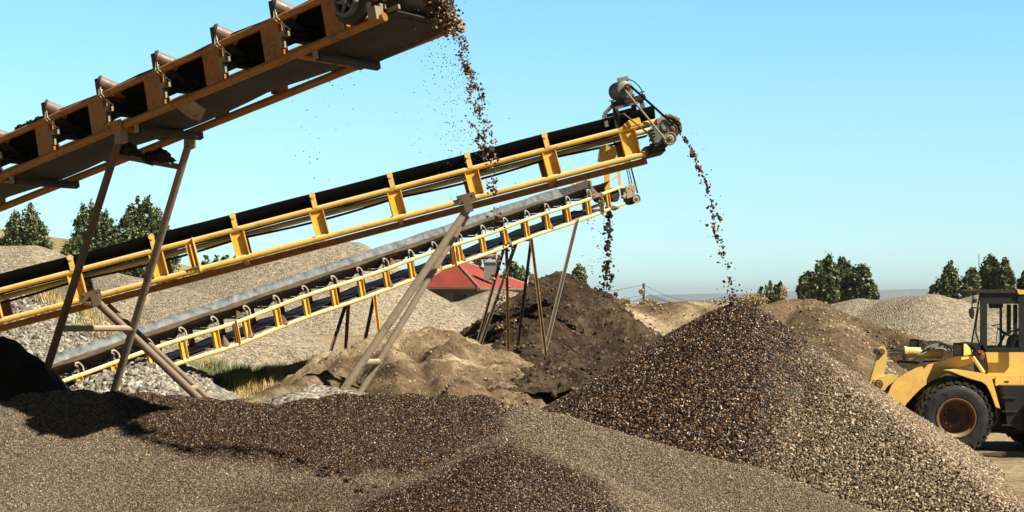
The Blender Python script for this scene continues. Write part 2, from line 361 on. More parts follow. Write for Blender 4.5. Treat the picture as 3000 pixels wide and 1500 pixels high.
DRY2 = [(p_, tuple(v*1.12 for v in c_)) for p_, c_ in DRYPAL]; STM2 = gravel('coarse_gravel_stones', 'attr', dry=SHF(DRY2, .92), wet=SHF(WETPAL, .66))
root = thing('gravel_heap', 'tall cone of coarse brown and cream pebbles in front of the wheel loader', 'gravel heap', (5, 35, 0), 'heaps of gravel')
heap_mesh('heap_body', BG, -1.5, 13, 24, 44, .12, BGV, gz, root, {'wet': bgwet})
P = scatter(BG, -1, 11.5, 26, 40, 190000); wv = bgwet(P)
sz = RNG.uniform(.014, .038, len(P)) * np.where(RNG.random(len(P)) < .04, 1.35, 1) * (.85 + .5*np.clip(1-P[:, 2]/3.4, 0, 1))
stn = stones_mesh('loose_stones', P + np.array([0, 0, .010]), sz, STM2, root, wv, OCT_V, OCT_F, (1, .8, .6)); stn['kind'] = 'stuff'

# heaps behind
def dirt(V): return np.zeros(len(V))
def clods(root, hp, box, n, size, mat, base=gz, keep=None):
    P = scatter(hp, *box, n, base, keep=keep)
    o = stones_mesh('clods', P, RNG.uniform(0, 1, len(P))**3*(size[1]-size[0]) + size[0], mat, root, None, flat=(1, .9, .75), smooth=True); o['kind'] = 'stuff'
def rough_heap(name, label, cat, loc, ridges, box, step, mat, cmat, ncl, csize, **kw):
    hp = Heap(ridges, **kw); R_ = thing(name, label, cat, loc)
    heap_mesh('heap_body', hp, *box, step, mat, gz, R_); clods(R_, hp, box, ncl, csize, cmat); return hp
def clodmat(name, pal):
    m, t, p = newmat(name); a = N(t, 'ShaderNodeAttribute', attribute_name='tint').outputs['Fac']; n_ = noise(t, 14, 5, .7)
    c = mixc(t, .8, ramp(t, a, pal), ramp(t, n_, [(.3, gr(.5)), (.7, gr(1.3))]), 'MULTIPLY'); t.links.new(c, p.inputs['Base Color']); p.inputs['Roughness'].default_value = .95; bump(t, p, n_, .8, .04); return m
SCL = clodmat('soil_clod', [(0, (.03, .018, .010)), (.7, (.085, .054, .030)), (1, (.19, .13, .075))])
TCL = clodmat('sand_clod', [(0, (.14, .095, .05)), (.6, (.28, .21, .12)), (1, (.44, .35, .22))])
rough_heap('soil_heap', 'dark brown damp soil mound with clods under the lower conveyor head', 'soil heap', (2, 68, 2),
     [([(1600, 806, 69), (1645, 786, 69)], lambda a: .70+.22*np.clip(-np.cos(a), 0, 1), .12), ([(1590, 930, 65), (1600, 1010, 62)], .66, .6),
     ([(1645, 797, 69), (1720, 848, 68), (1850, 940, 66), (1930, 1010, 65)], .66, .3), ([(1460, 1045, 60), (1600, 1070, 57), (1750, 1050, 57)], .18, .6), ([(1470, 1105, 53), (1650, 1100, 52), (1850, 1050, 54)], .12, .6), ([(1650, 1140, 49), (1800, 1090, 50)], .12, .6), ([(1690, 1035, 60), (1830, 1020, 61), (1950, 1015, 61)], .12, .6), ([(1480, 1180, 47), (1700, 1190, 46)], .12, .6)],
     (-6, 14, 46, 76), .10, SOILB, SCL, 14000, (.015, .12), amp=.85, fs=1.3, oct=6, seed=3)
rough_heap('sand_bank', 'light tan sand bank eroded below the lower conveyor legs', 'sand bank', (-2.5, 48, 1),
     [([(960, 1120, 48), (1010, 1050, 50), (1070, 1003, 52), (1120, 978, 53), (1250, 972, 54), (1330, 995, 54), (1400, 1015, 56)], .55, .4), ([(1130, 1010, 51), (1150, 1080, 47), (1190, 1150, 44)], .7, .3), ([(1330, 1000, 53), (1300, 1060, 49), (1340, 1140, 45)], .6, .3), ([(1400, 1015, 56), (1440, 1090, 50), (1480, 1160, 46)], .5, .5)],
     (-8, 5, 38, 60), .10, SANDT, TCL, 6000, (.010, .06), amp=.85, fs=1.3, oct=6, seed=8)
heap('rubble_mound', 'broken ledge of pale sandstone chunks beside the foreground heap crest', [([(720, 1172, 37), (800, 1150, 37.5), (850, 1118, 38.5), (980, 1095, 40), (1010, 1120, 40)], .8, .2)], (-8, -2, 34, 44), .09, SANDT, cat='rubble', amp=.55, fs=1.9, oct=5, seed=4)
heap('gravel_heap', 'small white gravel spill at the feet of the middle conveyor brace', [([(860, 1150, 36), (930, 1128, 37), (1080, 1150, 36.5)], .5, .3)], (-7, -1, 33, 40), .12, GRAVW, amp=.08, fs=2, group='heaps of gravel')
heap('gravel_heap', 'grey gravel heap at the far left below the leftmost poplar', [([(-300, 760, 76), (-100, 735, 76), (0, 719, 75), (50, 721, 75), (100, 716, 75), (163, 743, 75), (217, 759, 74), (260, 790, 73), (330, 800, 66), (403, 822, 64)], .55, .6)],
     (-34, -5, 48, 92), .25, GRAVG, amp=.25, fs=.5, group='heaps of gravel')
heap('gravel_heap', 'low grey gravel heap seen between the rails of the middle conveyor', [([(400, 860, 66), (420, 848, 65), (478, 836, 64), (560, 850, 63), (640, 875, 62)], .5, .6)], (-24, -4, 46, 74), .25, GRAVG, amp=.2, fs=.5, group='heaps of gravel')
heap('gravel_heap', 'large rounded grey gravel heap left of the red roof', [([(540, 858, 80), (624, 798, 80), (750, 738, 80), (850, 713, 80), (930, 706, 80), (1004, 703, 80), (1040, 709, 80), (1075, 732, 80), (1120, 772, 80), (1230, 842, 79), (1309, 884, 78)], lambda a: .54+.30*np.clip(np.cos(a), 0, 1), .5)],
     (-26, 2, 56, 92), .25, GRAVG, amp=.12, fs=.5, group='heaps of gravel', seed=6)
heap('gravel_heap', 'low grey gravel heap in front of the red roofed house wall', [([(1290, 890, 83), (1390, 876, 83), (1455, 848, 84), (1540, 862, 84), (1620, 900, 84)], .42, .6)], (-9, 8, 58, 90), .22, GRAVG, amp=.1, fs=.5, group='heaps of gravel', seed=9)
bh = heap('sand_bank', 'wide crumbly tan mound on the skyline right of the utility pole', [([(1700, 960, 66), (1790, 905, 68), (1870, 897, 70), (1990, 883, 70), (2100, 881, 70), (2200, 900, 70), (2300, 925, 68)], .55, .5)], (0, 16, 52, 80), .18, SANDT, cat='sand bank', amp=.3, fs=1.4, oct=6, seed=12)
clods(bh[0], bh[1], (0, 16, 54, 72), 5000, (.012, .09), TCL)
bh = heap('sand_bank', 'brown eroded sand bank with a cut face behind the tall pebble cone', [([(2180, 960, 58), (2260, 893, 60), (2330, 880, 61), (2380, 876, 61), (2420, 892, 60), (2481, 928, 59), (2560, 948, 58), (2617, 961, 57), (2672, 1004, 55), (2740, 1060, 53)], .62, .3), ([(2380, 878, 61), (2440, 960, 55), (2480, 1040, 50)], .62, .5)],
     (5, 18, 42, 70), .13, BROWNS, cat='sand bank', amp=.42, fs=.8, oct=6, seed=15)
clods(bh[0], bh[1], (5, 18, 44, 62), 5000, (.012, .09), TCL)
heap('gravel_heap', 'broad pale gravel heap on the skyline behind the loader cab', [([(2330, 895, 80), (2435, 893, 80), (2500, 880, 80), (2525, 876, 79), (2579, 882, 79), (2640, 870, 78), (2672, 866, 77), (2726, 861, 76), (2780, 874, 76), (2846, 901, 76), (2950, 940, 76), (3050, 990, 76)], .5, .8)],
     (8, 32, 48, 92), .25, GRAVG, amp=.25, fs=.45, group='heaps of gravel', seed=21)
heap('gravel_heap', 'pale gravel heap glimpsed through the loader cab glass', [([(2790, 892, 92), (2862, 868, 92), (2950, 850, 92), (3100, 860, 92), (3300, 900, 90)], .5, .8)], (18, 40, 66, 106), .35, GRAVG, amp=.25, fs=.45, group='heaps of gravel', seed=22)
heap('soil_heap', 'thin dark soil ridge just behind the loader lift arms', [([(2660, 1010, 54), (2690, 996, 54), (2740, 1000, 54), (2820, 1018, 54), (2900, 1040, 54)], .6, .3)], (9, 19, 47, 60), .15, SOILB, cat='soil heap', amp=.15, fs=1.2, seed=25)
# cobble bank at the left, real stones
CB = Heap([([(-260, 830, 54), (0, 850, 54), (70, 862, 53), (150, 905, 52), (250, 960, 51), (330, 1000, 50), (420, 1060, 48), (500, 1130, 45)], .5, .5), ([(330, 1095, 44), (420, 1120, 42.5), (500, 1155, 41)], .5, .4)], amp=.35, fs=.8, oct=5, seed=31)
root = thing('cobble_bank', 'bank of pale broken cobblestones under the left end of the middle conveyor', 'cobble bank', (-13, 48, 0))
heap_mesh('bank_body', CB, -22, -6, 33, 60, .2, GRAVW, gz, root, {'wet': lambda V: V[:, 0]*0})
P = scatter(CB, -20, -7, 36, 54, 15000, keep=lambda px, py: px < 620)
CPAL = [(0, (.10, .085, .06)), (.3, (.21, .185, .145)), (.6, (.30, .27, .21)), (.85, (.38, .35, .28)), (1, (.52, .48, .40))]
CST = gravel('cobble_stones', 'attr', dry=CPAL)
stn = stones_mesh('cobbles', P, RNG.uniform(.04, .13, len(P))**1.0, CST, root, None, flat=(1, .75, .6)); stn['kind'] = 'stuff'
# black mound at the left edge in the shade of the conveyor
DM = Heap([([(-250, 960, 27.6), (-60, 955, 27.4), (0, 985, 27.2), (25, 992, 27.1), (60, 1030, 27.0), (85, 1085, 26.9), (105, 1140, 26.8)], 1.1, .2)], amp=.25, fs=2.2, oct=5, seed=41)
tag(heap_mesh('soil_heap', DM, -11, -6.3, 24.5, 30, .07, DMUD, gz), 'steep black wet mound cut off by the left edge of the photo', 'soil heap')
# puddle
m, t, p = newmat('muddy_water'); p.inputs['Base Color'].default_value = (.02, .018, .014, 1); p.inputs['Roughness'].default_value = .06; bump(t, p, noise(t, 6, 3), .15, .01)
b = MB(); n = 40; c = Vector((13.0, 39.6, .045))
vs = [c] + [c + Vector((math.cos(a)*(2.5+.5*math.sin(3*a)+.3*math.sin(7*a)), math.sin(a)*(.9+.25*math.sin(4*a+1)), 0)) for a in [i*2*math.pi/n for i in range(n)]]
b.add(vs, [(0, i+1, (i+1) % n + 1) for i in range(n)]); tag(b.build('puddle_water', m, smooth=False), 'shallow muddy puddle under the loader between its wheels', 'puddle', kind='structure')

#PART2
# ------------------------------------------------------------------ conveyors
class Conv:
    """Frame of reference of a belt conveyor from the near lower rail: s metres along, a metres away from the viewer, b metres up from the rail."""
    def __init__(s, p0, y0, p1, yaw, roll=0.):
        s.O = pt(*p0, y0); c, si = math.cos(yaw), math.sin(yaw)
        # meet the pixel column of p1: X=(px-CX)/F*Y with X=Ox+k*c, Y=Oy+k*si
        k1 = (p1[0]-CX)/F; k = (k1*s.O.y - s.O.x)/(c - k1*si)
        E = pt(*p1, s.O.y + k*si); s.d = (E-s.O).normalized(); s.L = (E-s.O).length
        s.l = Vector((-si, c, -roll)).normalized(); s.u = s.l.cross(s.d) * (1 if s.l.cross(s.d).z > 0 else -1)
    def W(s, t, a=0., b=0.): return s.O + s.d*t + s.l*a + s.u*b
    def at(s, px, b=0., a=0.):
        Q = s.W(0, a, b); k1 = (px-CX)/F
        return (k1*Q.y - Q.x)/(s.d.x - k1*s.d.y)
def band(cv, prof, t0, t1, thick, n=None, sag=None):
    """Extrude an open (a, b) profile along the conveyor with a thickness."""
    mb = MB(); n = n or max(2, int(abs(t1-t0)/.5)); k = len(prof); vs = []; fs = []
    for i in range(n+1):
        t = t0 + (t1-t0)*i/n
        for off in (0, -thick):
            for j, (a, b) in enumerate(prof):
                sg = sag(t, a) if sag else 0
                vs.append(cv.W(t, a, b + off + sg))
    for i in range(n):
        for j in range(k-1):
            A = i*2*k; B = (i+1)*2*k
            fs += [(A+j, A+j+1, B+j+1, B+j), (A+k+j, B+k+j, B+k+j+1, A+k+j+1)]
        for j in (0, k-1): fs.append((i*2*k+j, (i+1)*2*k+j, (i+1)*2*k+k+j, i*2*k+k+j))
    for i in (0, n):
        for j in range(k-1): fs.append((i*2*k+j, i*2*k+j+1, i*2*k+k+j+1, i*2*k+k+j))
    return mb.add(vs, fs)
def channel(cv, t, wd, b0, b1, a, dp, th=.02, out=-1, lean=0.):
    """Steel channel post between the rails; web at a, flanges reach out*dp sideways."""
    mb = MB(); c = cv.W(t, a, (b0+b1)/2); hu = cv.u*((b1-b0)/2)
    mb.box(c, cv.d*(wd/2), cv.l*(th/2), hu)
    for s in (-1, 1):
        mb.box(c + cv.d*(s*(wd/2 - th/2)) + cv.l*(out*(dp/2 + th/2 + .001)), cv.d*(th/2), cv.l*(dp/2), hu)
    return mb
def idler(cv, root, t, W, h, mats, lip, base, hook=None, rr=.055, bar=.06, side=.16):
    """Troughing idler set: bar, brackets and three rollers."""
    o = MB()
    o.box(cv.W(t, W/2, base), cv.d*(bar/2), cv.l*(W/2), cv.u*.025)
    for s in (0, 1):
        a0 = .06 if s == 0 else W-.06; ai = a0 + (.10 if s == 0 else -.10)
        o.prism([cv.W(t-.05, a0, base), cv.W(t+.05, a0, base), cv.W(t+.015, a0, lip-.02), cv.W(t-.015, a0, lip-.02)], cv.l*.012)
        o.prism([cv.W(t-.04, W*.36 if s == 0 else W*.64, base), cv.W(t+.04, W*.36 if s == 0 else W*.64, base), cv.W(t, W*.36 if s == 0 else W*.64, base+.10)], cv.l*.012)
    fr = o.build('idler', mats[0], root)
    zb = base + .05 + rr
    segs = [((.05, lip), (W*.33, zb)), ((W*.36, zb), (W*.64, zb)), ((W*.67, zb), (W-.05, lip))]
    for (a0, b0), (a1, b1) in segs:
        MB().tube(cv.W(t, a0, b0), cv.W(t, a1, b1), rr, 14).build('roller', mats[1], fr)
    return fr
def curved_hook(cv, t, h, hh=.34, r=.018):
    P = [cv.W(t+.10, -.03, h), cv.W(t+.09, -.04, h+hh*.5), cv.W(t+.03, -.05, h+hh*.8), cv.W(t-.05, -.05, h+hh), cv.W(t-.13, -.05, h+hh*.97), cv.W(t-.14, -.05, h+hh*.82), cv.W(t-.10, -.05, h+hh*.72)]
    return MB().path(P, [r*1.3, r*1.2, r, r, r, r, r*.8], 8)

YAWU = -math.radians(36); YAWM = math.radians(4); YAWL = math.radians(50)
CONVG = 'belt conveyors of the gravel plant'
# ---- upper conveyor
cu = Conv((0, 518.5), 26.7, (1123, 51), YAWU); H = .56; W_ = 1.32
tN = cu.at(1128); tH = cu.at(1158)
U = thing('belt_conveyor', 'grimy orange conveyor highest and closest, seen from below against the sky', 'conveyor', cu.W(0), CONVG)
t0 = -16
tmid = cu.at(420)
MB().tube(cu.W(t0, 0, H), cu.W(cu.at(985, H), 0, H), .052, 14).build('top_rail', ORG, U)
MB().tube(cu.W(t0, W_, H), cu.W(tH-.4, W_, H), .052, 14).build('top_rail', ORG, U)
b = MB().tube(cu.W(t0), cu.W(tN, 0, 0), .058, 14)
for px in (505, 548): b.tube(cu.W(cu.at(px)-.05), cu.W(cu.at(px)+.05), .068, 14)
b.build('bottom_rail', ORG, U)
MB().tube(cu.W(t0, W_, 0), cu.W(tH, W_, 0), .06, 14).build('bottom_rail', ORG, U)
ux = [(-200), (-35), 131, 288, 453, 626, 798, 978]
for i, px in enumerate(ux):
    t = cu.at(px, H/2)
    o = MB(); lean = .0
    o.box(cu.W(t, -.01, H/2), cu.d*.165, cu.l*.012, cu.u*(H/2-.03))
    o.box(cu.W(t+.16, .05, H/2), cu.d*.012, cu.l*.048, cu.u*(H/2-.03)); o.box(cu.W(t-.16, .05, H/2), cu.d*.012, cu.l*.048, cu.u*(H/2-.03))
    o.build('frame_post', ORG, U)
    channel(cu, t, .26, .05, H-.05, W_, .08, out=-1).build('frame_post', ORG, U)
    if px < 900:
        fr = idler(cu, U, t+.16, W_, H, (DARKST, DARKST), H+.07, .30, rr=.075, bar=.10)
        # roller end cap that stands above the rail, held by wire
        a, bb = cu.W(t+.16, -.02, H+.21), cu.W(t+.30, .25, H+.06)
        MB().tube(a, bb, .088, 18).build('end_roller', steel('idler_roller_steel', (.16, .12, .09), dust=(.30, .25, .19), rust_amt=.5, dust_amt=.5) if i == 0 else bpy.data.materials['idler_roller_steel'], fr)
        o = MB(); o.tube(a + (a-bb).normalized()*.035, a, .085, 18, .105); o.box(a - cu.d*.05 - cu.u*.07, cu.d*.03, cu.l*.02, cu.u*.13); o.build('roller_cap', DARKST, fr)
        o = MB(); o.path([a, cu.W(t+.16, -.07, H), cu.W(t+.20, -.05, H-.06), cu.W(t+.36, .0, H-.2)], .007, 6); o.path([a, cu.W(t+.22, -.07, H), cu.W(t+.36, .0, H-.22)], .006, 6); o.build('tie_wire', HOOK, fr)
        o = MB()
        for k in range(5): o.lump(cu.W(t+.2+.03*k, .35+.17*k, .38+.03*math.sin(k*3+i)), .10, i*9+k, (1.3, 1, .75), 2, .35)
        o.build('mud_clod', DMUD, fr)
        o = MB(); o.box(cu.W(t+.22, .02, .33), cu.d*.06, cu.l*.06, cu.u*.035); o.box(cu.W(t+.17, .02, .24), cu.d*.025, cu.l*.05, cu.u*.09); o.build('bracket', DUSTY, fr)
prof = [(.10, H+.11), (.20, H+.06), (.42, H-.04), (.90, H-.04), (1.12, H+.06), (1.22, H+.11)]
band(cu, prof, t0, tH-.35, .02, sag=lambda t, a: -.015*math.sin(t*3.3)*(a < .3)).build('carrying_belt', RUBBER, U)
# damp load on the belt
o = MB(); rr = random.Random(4); n = 120; vs = []; fs = []
for i in range(n+1):
    t = t0 + (tH-.2-t0)*i/n
    for j in range(9):
        a = .17 + .98*j/8; vs.append(cu.W(t, a, H + .06 + .05*math.sin(math.pi*j/8)**.7 + rr.uniform(-.02, .03)))
for i in range(n):
    for j in range(8): fs.append((i*9+j, i*9+j+1, (i+1)*9+j+1, (i+1)*9+j))
o.add(vs, fs).build('gravel_load', DMUD, U, recalc=False)
o = MB()
for k in range(14): o.lump(cu.W(cu.at(40, H)+.07*k, .10+.02*(k % 3), H+.10+.02*math.sin(k*2)), .045, k, (1.5, 1, .8))
o.build('spilled_mud', DMUD, U)
band(cu, [(.12, .03), (.5, .0), (.8, .0), (1.0, .03)], t0, tH-.1, .014, n=60, sag=lambda t, a: -.05*abs(math.sin(t*math.pi/3.05+1.1))*(1+.8*(a-.6))).build('return_belt', RUB2, U)
for px in (35, 400, 925): 
    t = cu.at(px); o = MB().tube(cu.W(t-.05, .06, -.13), cu.W(t-.05, W_-.04, -.13), .062, 14); rl = o.build('return_roller', DARKST, U)
    o = MB(); o.box(cu.W(t-.05, .02, -.08), cu.d*.04, cu.l*.012, cu.u*.09); o.box(cu.W(t-.05, W_-.02, -.08), cu.d*.04, cu.l*.012, cu.u*.09); o.build('bracket', DUSTY, rl)
    MB().tube(cu.W(t-.35, 0, -.02), cu.W(t-.35, W_, -.02), .05, 12).build('cross_brace', ORG, U)
for px in (-60, 330, 610, 1000):
    t = cu.at(px); MB().box(cu.W(t, W_/2, H-.0), cu.d*.03, cu.l*(W_/2), cu.u*.03).build('cross_brace', ORG, U)
# rail splice and mud-hung plates
t = cu.at(345); o = MB(); o.box(cu.W(t, -.075, .0), cu.d*.17, cu.l*.012, cu.u*.085)
for s in (-1, 1): o.tube(cu.W(t+s*.11, -.08, .03), cu.W(t+s*.11, -.115, .03), .024, 6)
o.build('splice_plate', ORG, U)
t = cu.at(525); MB().prism([cu.W(t-.1, .02, -.05), cu.W(t+.25, .02, -.05), cu.W(t+.2, .3, -.14), cu.W(t+.02, .34, -.26), cu.W(t-.06, .22, -.2)], cu.u*.015).build('hanging_flap', DUSTY, U)
# discharge pan under the head
MB().prism([cu.W(cu.at(900), .06, -.03), cu.W(tH, .06, .02), cu.W(tH+.02, W_-.05, -.02), cu.W(cu.at(870), W_-.05, -.10)], cu.u*.02).build('head_plate', RUB2, U)
MB().box(cu.W(tH+.02, W_, 0), cu.d*.02, cu.l*.09, cu.u*.09).build('rail_end_plate', DUSTY, U)
MB().box(cu.W(tN-.13, -.02, .07), cu.d*.07, cu.l*.08, cu.u*.09).build('bracket', DUSTY, U)
# head drum, spoked wheel and shaft
tD = cu.at(1120, .3)
o = MB().lathe(cu.W(tD, .18, .40), cu.l, [(0, 0), (.30, 0), (.33, .03), (.33, .95), (.30, .98), (0, .98)], 36); dr = o.build('head_drum', DARKST, U)
MB().tube(cu.W(tD, -.25, .40), cu.W(tD, W_+.1, .40), .05, 14).build('shaft', DARKST, dr)
o = MB().lathe(cu.W(cu.at(1045, .3), -.14, .33), cu.l, [(.14, 0), (.27, 0), (.30, .02), (.30, .10), (.27, .12), (.14, .12)], 40); wh = o.build('motor_housing', DARKST, U)
tw = cu.at(1040, .3); o = MB().lathe(cu.W(tw, -.22, .33), cu.l, [(.155, 0), (.195, 0), (.195, .08), (.155, .08), (.155, 0)], 40)
for k in range(5):
    a = k*2*math.pi/5+.4; v = cu.d*math.cos(a)+cu.u*math.sin(a); o.tube(cu.W(tw, -.18, .33)+v*.03, cu.W(tw, -.18, .33)+v*.165, .024, 8)
o.lathe(cu.W(tw, -.24, .33), cu.l, [(0, 0), (.05, 0), (.05, .12), (0, .12)], 20); o.build('spoked_pulley', GREYST, U)
MB().lathe(cu.W(cu.at(1085, .3), .25, .30), cu.l, [(0, 0), (.17, 0), (.19, .03), (.19, .55), (0, .58)], 30).build('gearbox', ORG, U)
for k in range(4): MB().box(cu.W(tD+.02, .05+.03*k, .62-.17*k), cu.d*.11, cu.l*.02, cu.u*.03).build('scraper_bar', DUSTY, U)
o = MB()
for k in range(3): o.box(cu.W(tH-.28-.1*k, .08, .18+.14*k), cu.d*.04, cu.l*.06, cu.u*.03)
o.build('bracket', DUSTY, U)
# support trestle of the upper conveyor
T = thing('support_trestle', 'tall rusty pipe trestle holding up the highest conveyor at the left', 'trestle', pt(117, 1147, 27.0))
A = cu.W(cu.at(352), .0, -.1); B = cu.W(cu.at(352)+.05, W_, -.1)
an = pt(117, 1147, 27.2); ad = (an-A).normalized(); FA = A + ad*(A.z/-ad.z*.93)
bf = pt(333, 1150, 28.3); bd = (bf-B).normalized(); FB = B + bd*(B.z/-bd.z*.93)
MB().tube(A, FA, .058, 16, .068).build('leg', RUSTY, T); MB().tube(B, FB, .058, 16, .068).build('leg', DUSTY, T)
def along(P, Q, z): k = (P.z-z)/(P.z-Q.z); return P + (Q-P)*k
zc = HC + (CY-962)/F*26.7; MB().tube(along(A, FA, zc), along(B, FB, zc-.02), .05, 14).build('cross_brace', DUSTY, T)
zt = A.z - .38; cb = MB().tube(along(A, FA, zt+.08), along(B, FB, zt-.02), .045, 14).build('cross_brace', RUSTY, T)
o = MB(); pa, pb = along(A, FA, zt+.08), along(B, FB, zt-.02)
for k in range(9): o.lump(pa + (pb-pa)*(.12+.09*k) + Vector((0, 0, .07+.05*math.sin(k*1.1+.6))), .10+.04*math.cos(k*1.1), k+50, (1, .9, .8), 2, .35)
o.build('mud_lump', DMUD, T)
for P in (A, B):
    o = MB(); o.box(P + Vector((0, 0, -.02)), cu.d*.06, cu.l*.075, Vector((0, 0, .12))); o.build('clamp', DUSTY, T)

# ---- middle conveyor
cm = Conv((0, 941), 36.6, (1870, 456), YAWM, roll=.07); H = .64; W_ = 1.28
M_ = thing('belt_conveyor', 'long yellow conveyor in the middle with black belt and motor stand on its tip', 'conveyor', cm.W(0), CONVG)
t0 = -9; tE = cm.at(1925)
MB().tube(cm.W(t0, 0, H), cm.W(cm.at(1945, H), 0, H), .06, 16).build('top_rail', YEL, M_)
MB().tube(cm.W(t0, W_, H), cm.W(cm.at(1930, H), W_, H), .06, 16).build('top_rail', YEL2, M_)
o = MB().tube(cm.W(t0), cm.W(cm.at(1890)), .066, 16)
o.build('bottom_rail', YEL, M_)
MB().box(cm.W((t0+tE)/2-.05, W_, -.02), cm.d*((tE-t0)/2), cm.l*.06, cm.u*.07).build('bottom_rail', ORG, M_)
mx_ = [-252, -20, 227, 465, 703, 936, 1163, 1390, 1616, 1845]
for px in mx_:
    t = cm.at(px, H/2); last = px == 1845
    channel(cm, t, .36 if last else .31, .07, H-.07, .03, .10, out=-1).build('frame_post', YEL, M_)
    channel(cm, t, .27, .07, H-.07, W_, .10, out=-1).build('frame_post', ORG, M_)
    if not last:
        fr = idler(cm, M_, t, W_, H, (YEL2, DARKST), H+.27, H-.02)
        o = MB(); o.box(cm.W(t+.0, -.055, H+.16), cm.d*.055, cm.l*.012, cm.u*.15); o.tube(cm.W(t-.0, -.09, H+.30), cm.W(t, -.02, H+.30), .065, 12)
        o.build('roller_bracket', YEL2, fr)
for px in (560, 572): channel(cm, cm.at(px, H/2), .10, .07, H-.07, -.01, .12, out=-1).build('joint_post', YEL, M_)
o = MB(); tj = cm.at(575, H/2)
o.box(cm.W(tj+.02, -.06, H/2), cm.d*.012, cm.l*.09, cm.u*(H/2+.06)); o.build('joint_plate', YEL2, M_)
band(cm, [(.0, H+.35), (.10, H+.20), (.30, H+.03), (.82, H+.03), (1.0, H+.20), (1.07, H+.33)], t0, cm.at(1950), .022, sag=lambda t, a: .006*math.sin(t*2.2)).build('carrying_belt', RUBBER, M_)
o = MB(); rr = random.Random(14); n = 110; vs = []; fs = []
for i in range(n+1):
    t = t0 + (cm.at(1950)-t0)*i/n
    for j in range(9): vs.append(cm.W(t, .15 + .84*j/8, H + .17 + .09*math.sin(math.pi*j/8)**.7 + rr.uniform(-.02, .02)))
for i in range(n):
    for j in range(8): fs.append((i*9+j, i*9+j+1, (i+1)*9+j+1, (i+1)*9+j))
o.add(vs, fs).build('gravel_load', DMUD, M_, recalc=False)
per = cm.at(465, H/2)-cm.at(227, H/2); tb = cm.at(227, H/2)
band(cm, [(.50, H-.17), (.85, H-.17)], t0, cm.at(1925), .010, n=220, sag=lambda t, a: -.06*abs(math.sin(math.pi*(t-tb)/(2*per)))+.05).build('return_belt', RUBBER, M_)
for px in (227, 703, 1163, 1616):
    t = cm.at(px, H/2); o = MB().tube(cm.W(t+.05, .07, H-.24), cm.W(t+.05, W_-.05, H-.24), .05, 12); rl = o.build('return_roller', DARKST, M_)
    MB().box(cm.W(t, W_/2, 0), cm.d*.05, cm.l*(W_/2-.07), cm.u*.05).build('cross_brace', ORG, M_)
for px in (272, 1367):
    t = cm.at(px); o = MB(); o.box(cm.W(t, -.10, .02), cm.d*.20, cm.l*.014, cm.u*.105); o.box(cm.W(t, -.04, .12), cm.d*.20, cm.l*.06, cm.u*.01)
    for s in (-1, 1): o.tube(cm.W(t+s*.15, -.10, .07), cm.W(t+s*.15, -.14, .07), .025, 6)
    o.build('splice_plate', RUSTY, M_)
# head: side plate, drum, gearbox, pulleys
t = cm.at(1840, H); MB().prism([cm.W(t-.22, -.075, H+.02), cm.W(t+.30, -.075, H+.02), cm.W(t+.30, -.075, H+.17), cm.W(t+.02, -.075, H+.16)], cm.l*.02).build('side_plate', YEL, M_)
hd = cm.at(1963, .36)
o = MB().lathe(cm.W(hd, .14, .44), cm.l, [(0, 0), (.25, 0), (.27, .03), (.27, 1.0), (.25, 1.03), (0, 1.03)], 32); dr = o.build('head_drum', DARKST, M_)
o = MB()
for k in range(26):
    a = -1.2 + 3.0*k/26; o.lump(cm.W(hd+.27*math.sin(a+.2), .1+.05*(k % 3), .44+.27*math.cos(a+.2)), .05, k+80, (1, 1, 1), 1, .3)
o.build('caked_mud', MUD, dr)
o = MB(); gb = cm.at(1940, .3)
o.box(cm.W(gb, -.05, .36), cm.d*.17, cm.l*.12, cm.u*.17); o.lathe(cm.W(gb+.12, -.20, .47), cm.l, [(0, 0), (.13, 0), (.15, .02), (.15, .2), (0, .2)], 28)
o.lathe(cm.W(gb-.12, -.17, .22), cm.l, [(0, 0), (.10, 0), (.11, .02), (.11, .2), (0, .2)], 24)
for k in range(7): o.box(cm.W(gb-.20+.0*k, -.13, .10+.075*k), cm.d*.05, cm.l*.05, cm.u*.012)
for k in range(8): o.tube(cm.W(gb+.12+.11*math.cos(k*.785), -.215, .47+.11*math.sin(k*.785)), cm.W(gb+.12+.11*math.cos(k*.785), -.19, .47+.11*math.sin(k*.785)), .013, 6)
gbx = o.build('gearbox', GREYST, M_)
pc = pt(1964, 405, cm.W(gb, -.3, .3).y)
def pulley(c, ax, r, wdt, mat, parent, name='pulley', n=36):
    o = MB().lathe(c, ax, [(r*.30, -.02), (r*.30, 0), (r*.78, .03), (r*.84, 0), (r, 0), (r, wdt), (0, wdt)], n); o.lathe(c, ax, [(0, -.03), (r*.18, -.03), (r*.18, .05)], 16)
    return o.build(name, mat, parent, recalc=False)
ax_m = cm.l
pl_ = pulley(pc, ax_m, .142, .12, DUSTY, M_)
p2 = pt(1970, 378, cm.W(gb, -.2, .3).y); pulley(p2, ax_m, .115, .10, RUSTY, M_)
MB().path([cm.W(cm.at(1905), -.02, .0), cm.W(cm.at(1950), -.02, .05), cm.W(cm.at(1968), -.02, .12), cm.W(cm.at(1990, .2), -.02, .3)], .035, 10).build('scraper_arm', DARKST, M_)
MB().box(cm.W(cm.at(1920), .3, .05), cm.d*.22, cm.l*.35, cm.u*.10).build('head_frame', DARKST, M_)
for k in range(4): MB().box(cm.W(cm.at(1912+2*k, .3), .06, .17+.10*k), cm.d*.09, cm.l*.05, cm.u*.022).build('spring_bar', GREYST, M_)
t = cm.at(1935, H); MB().box(cm.W(t, .0, H-.05), cm.d*.10, cm.l*.09, cm.u*.09).build('bearing_block', DUSTY, M_)
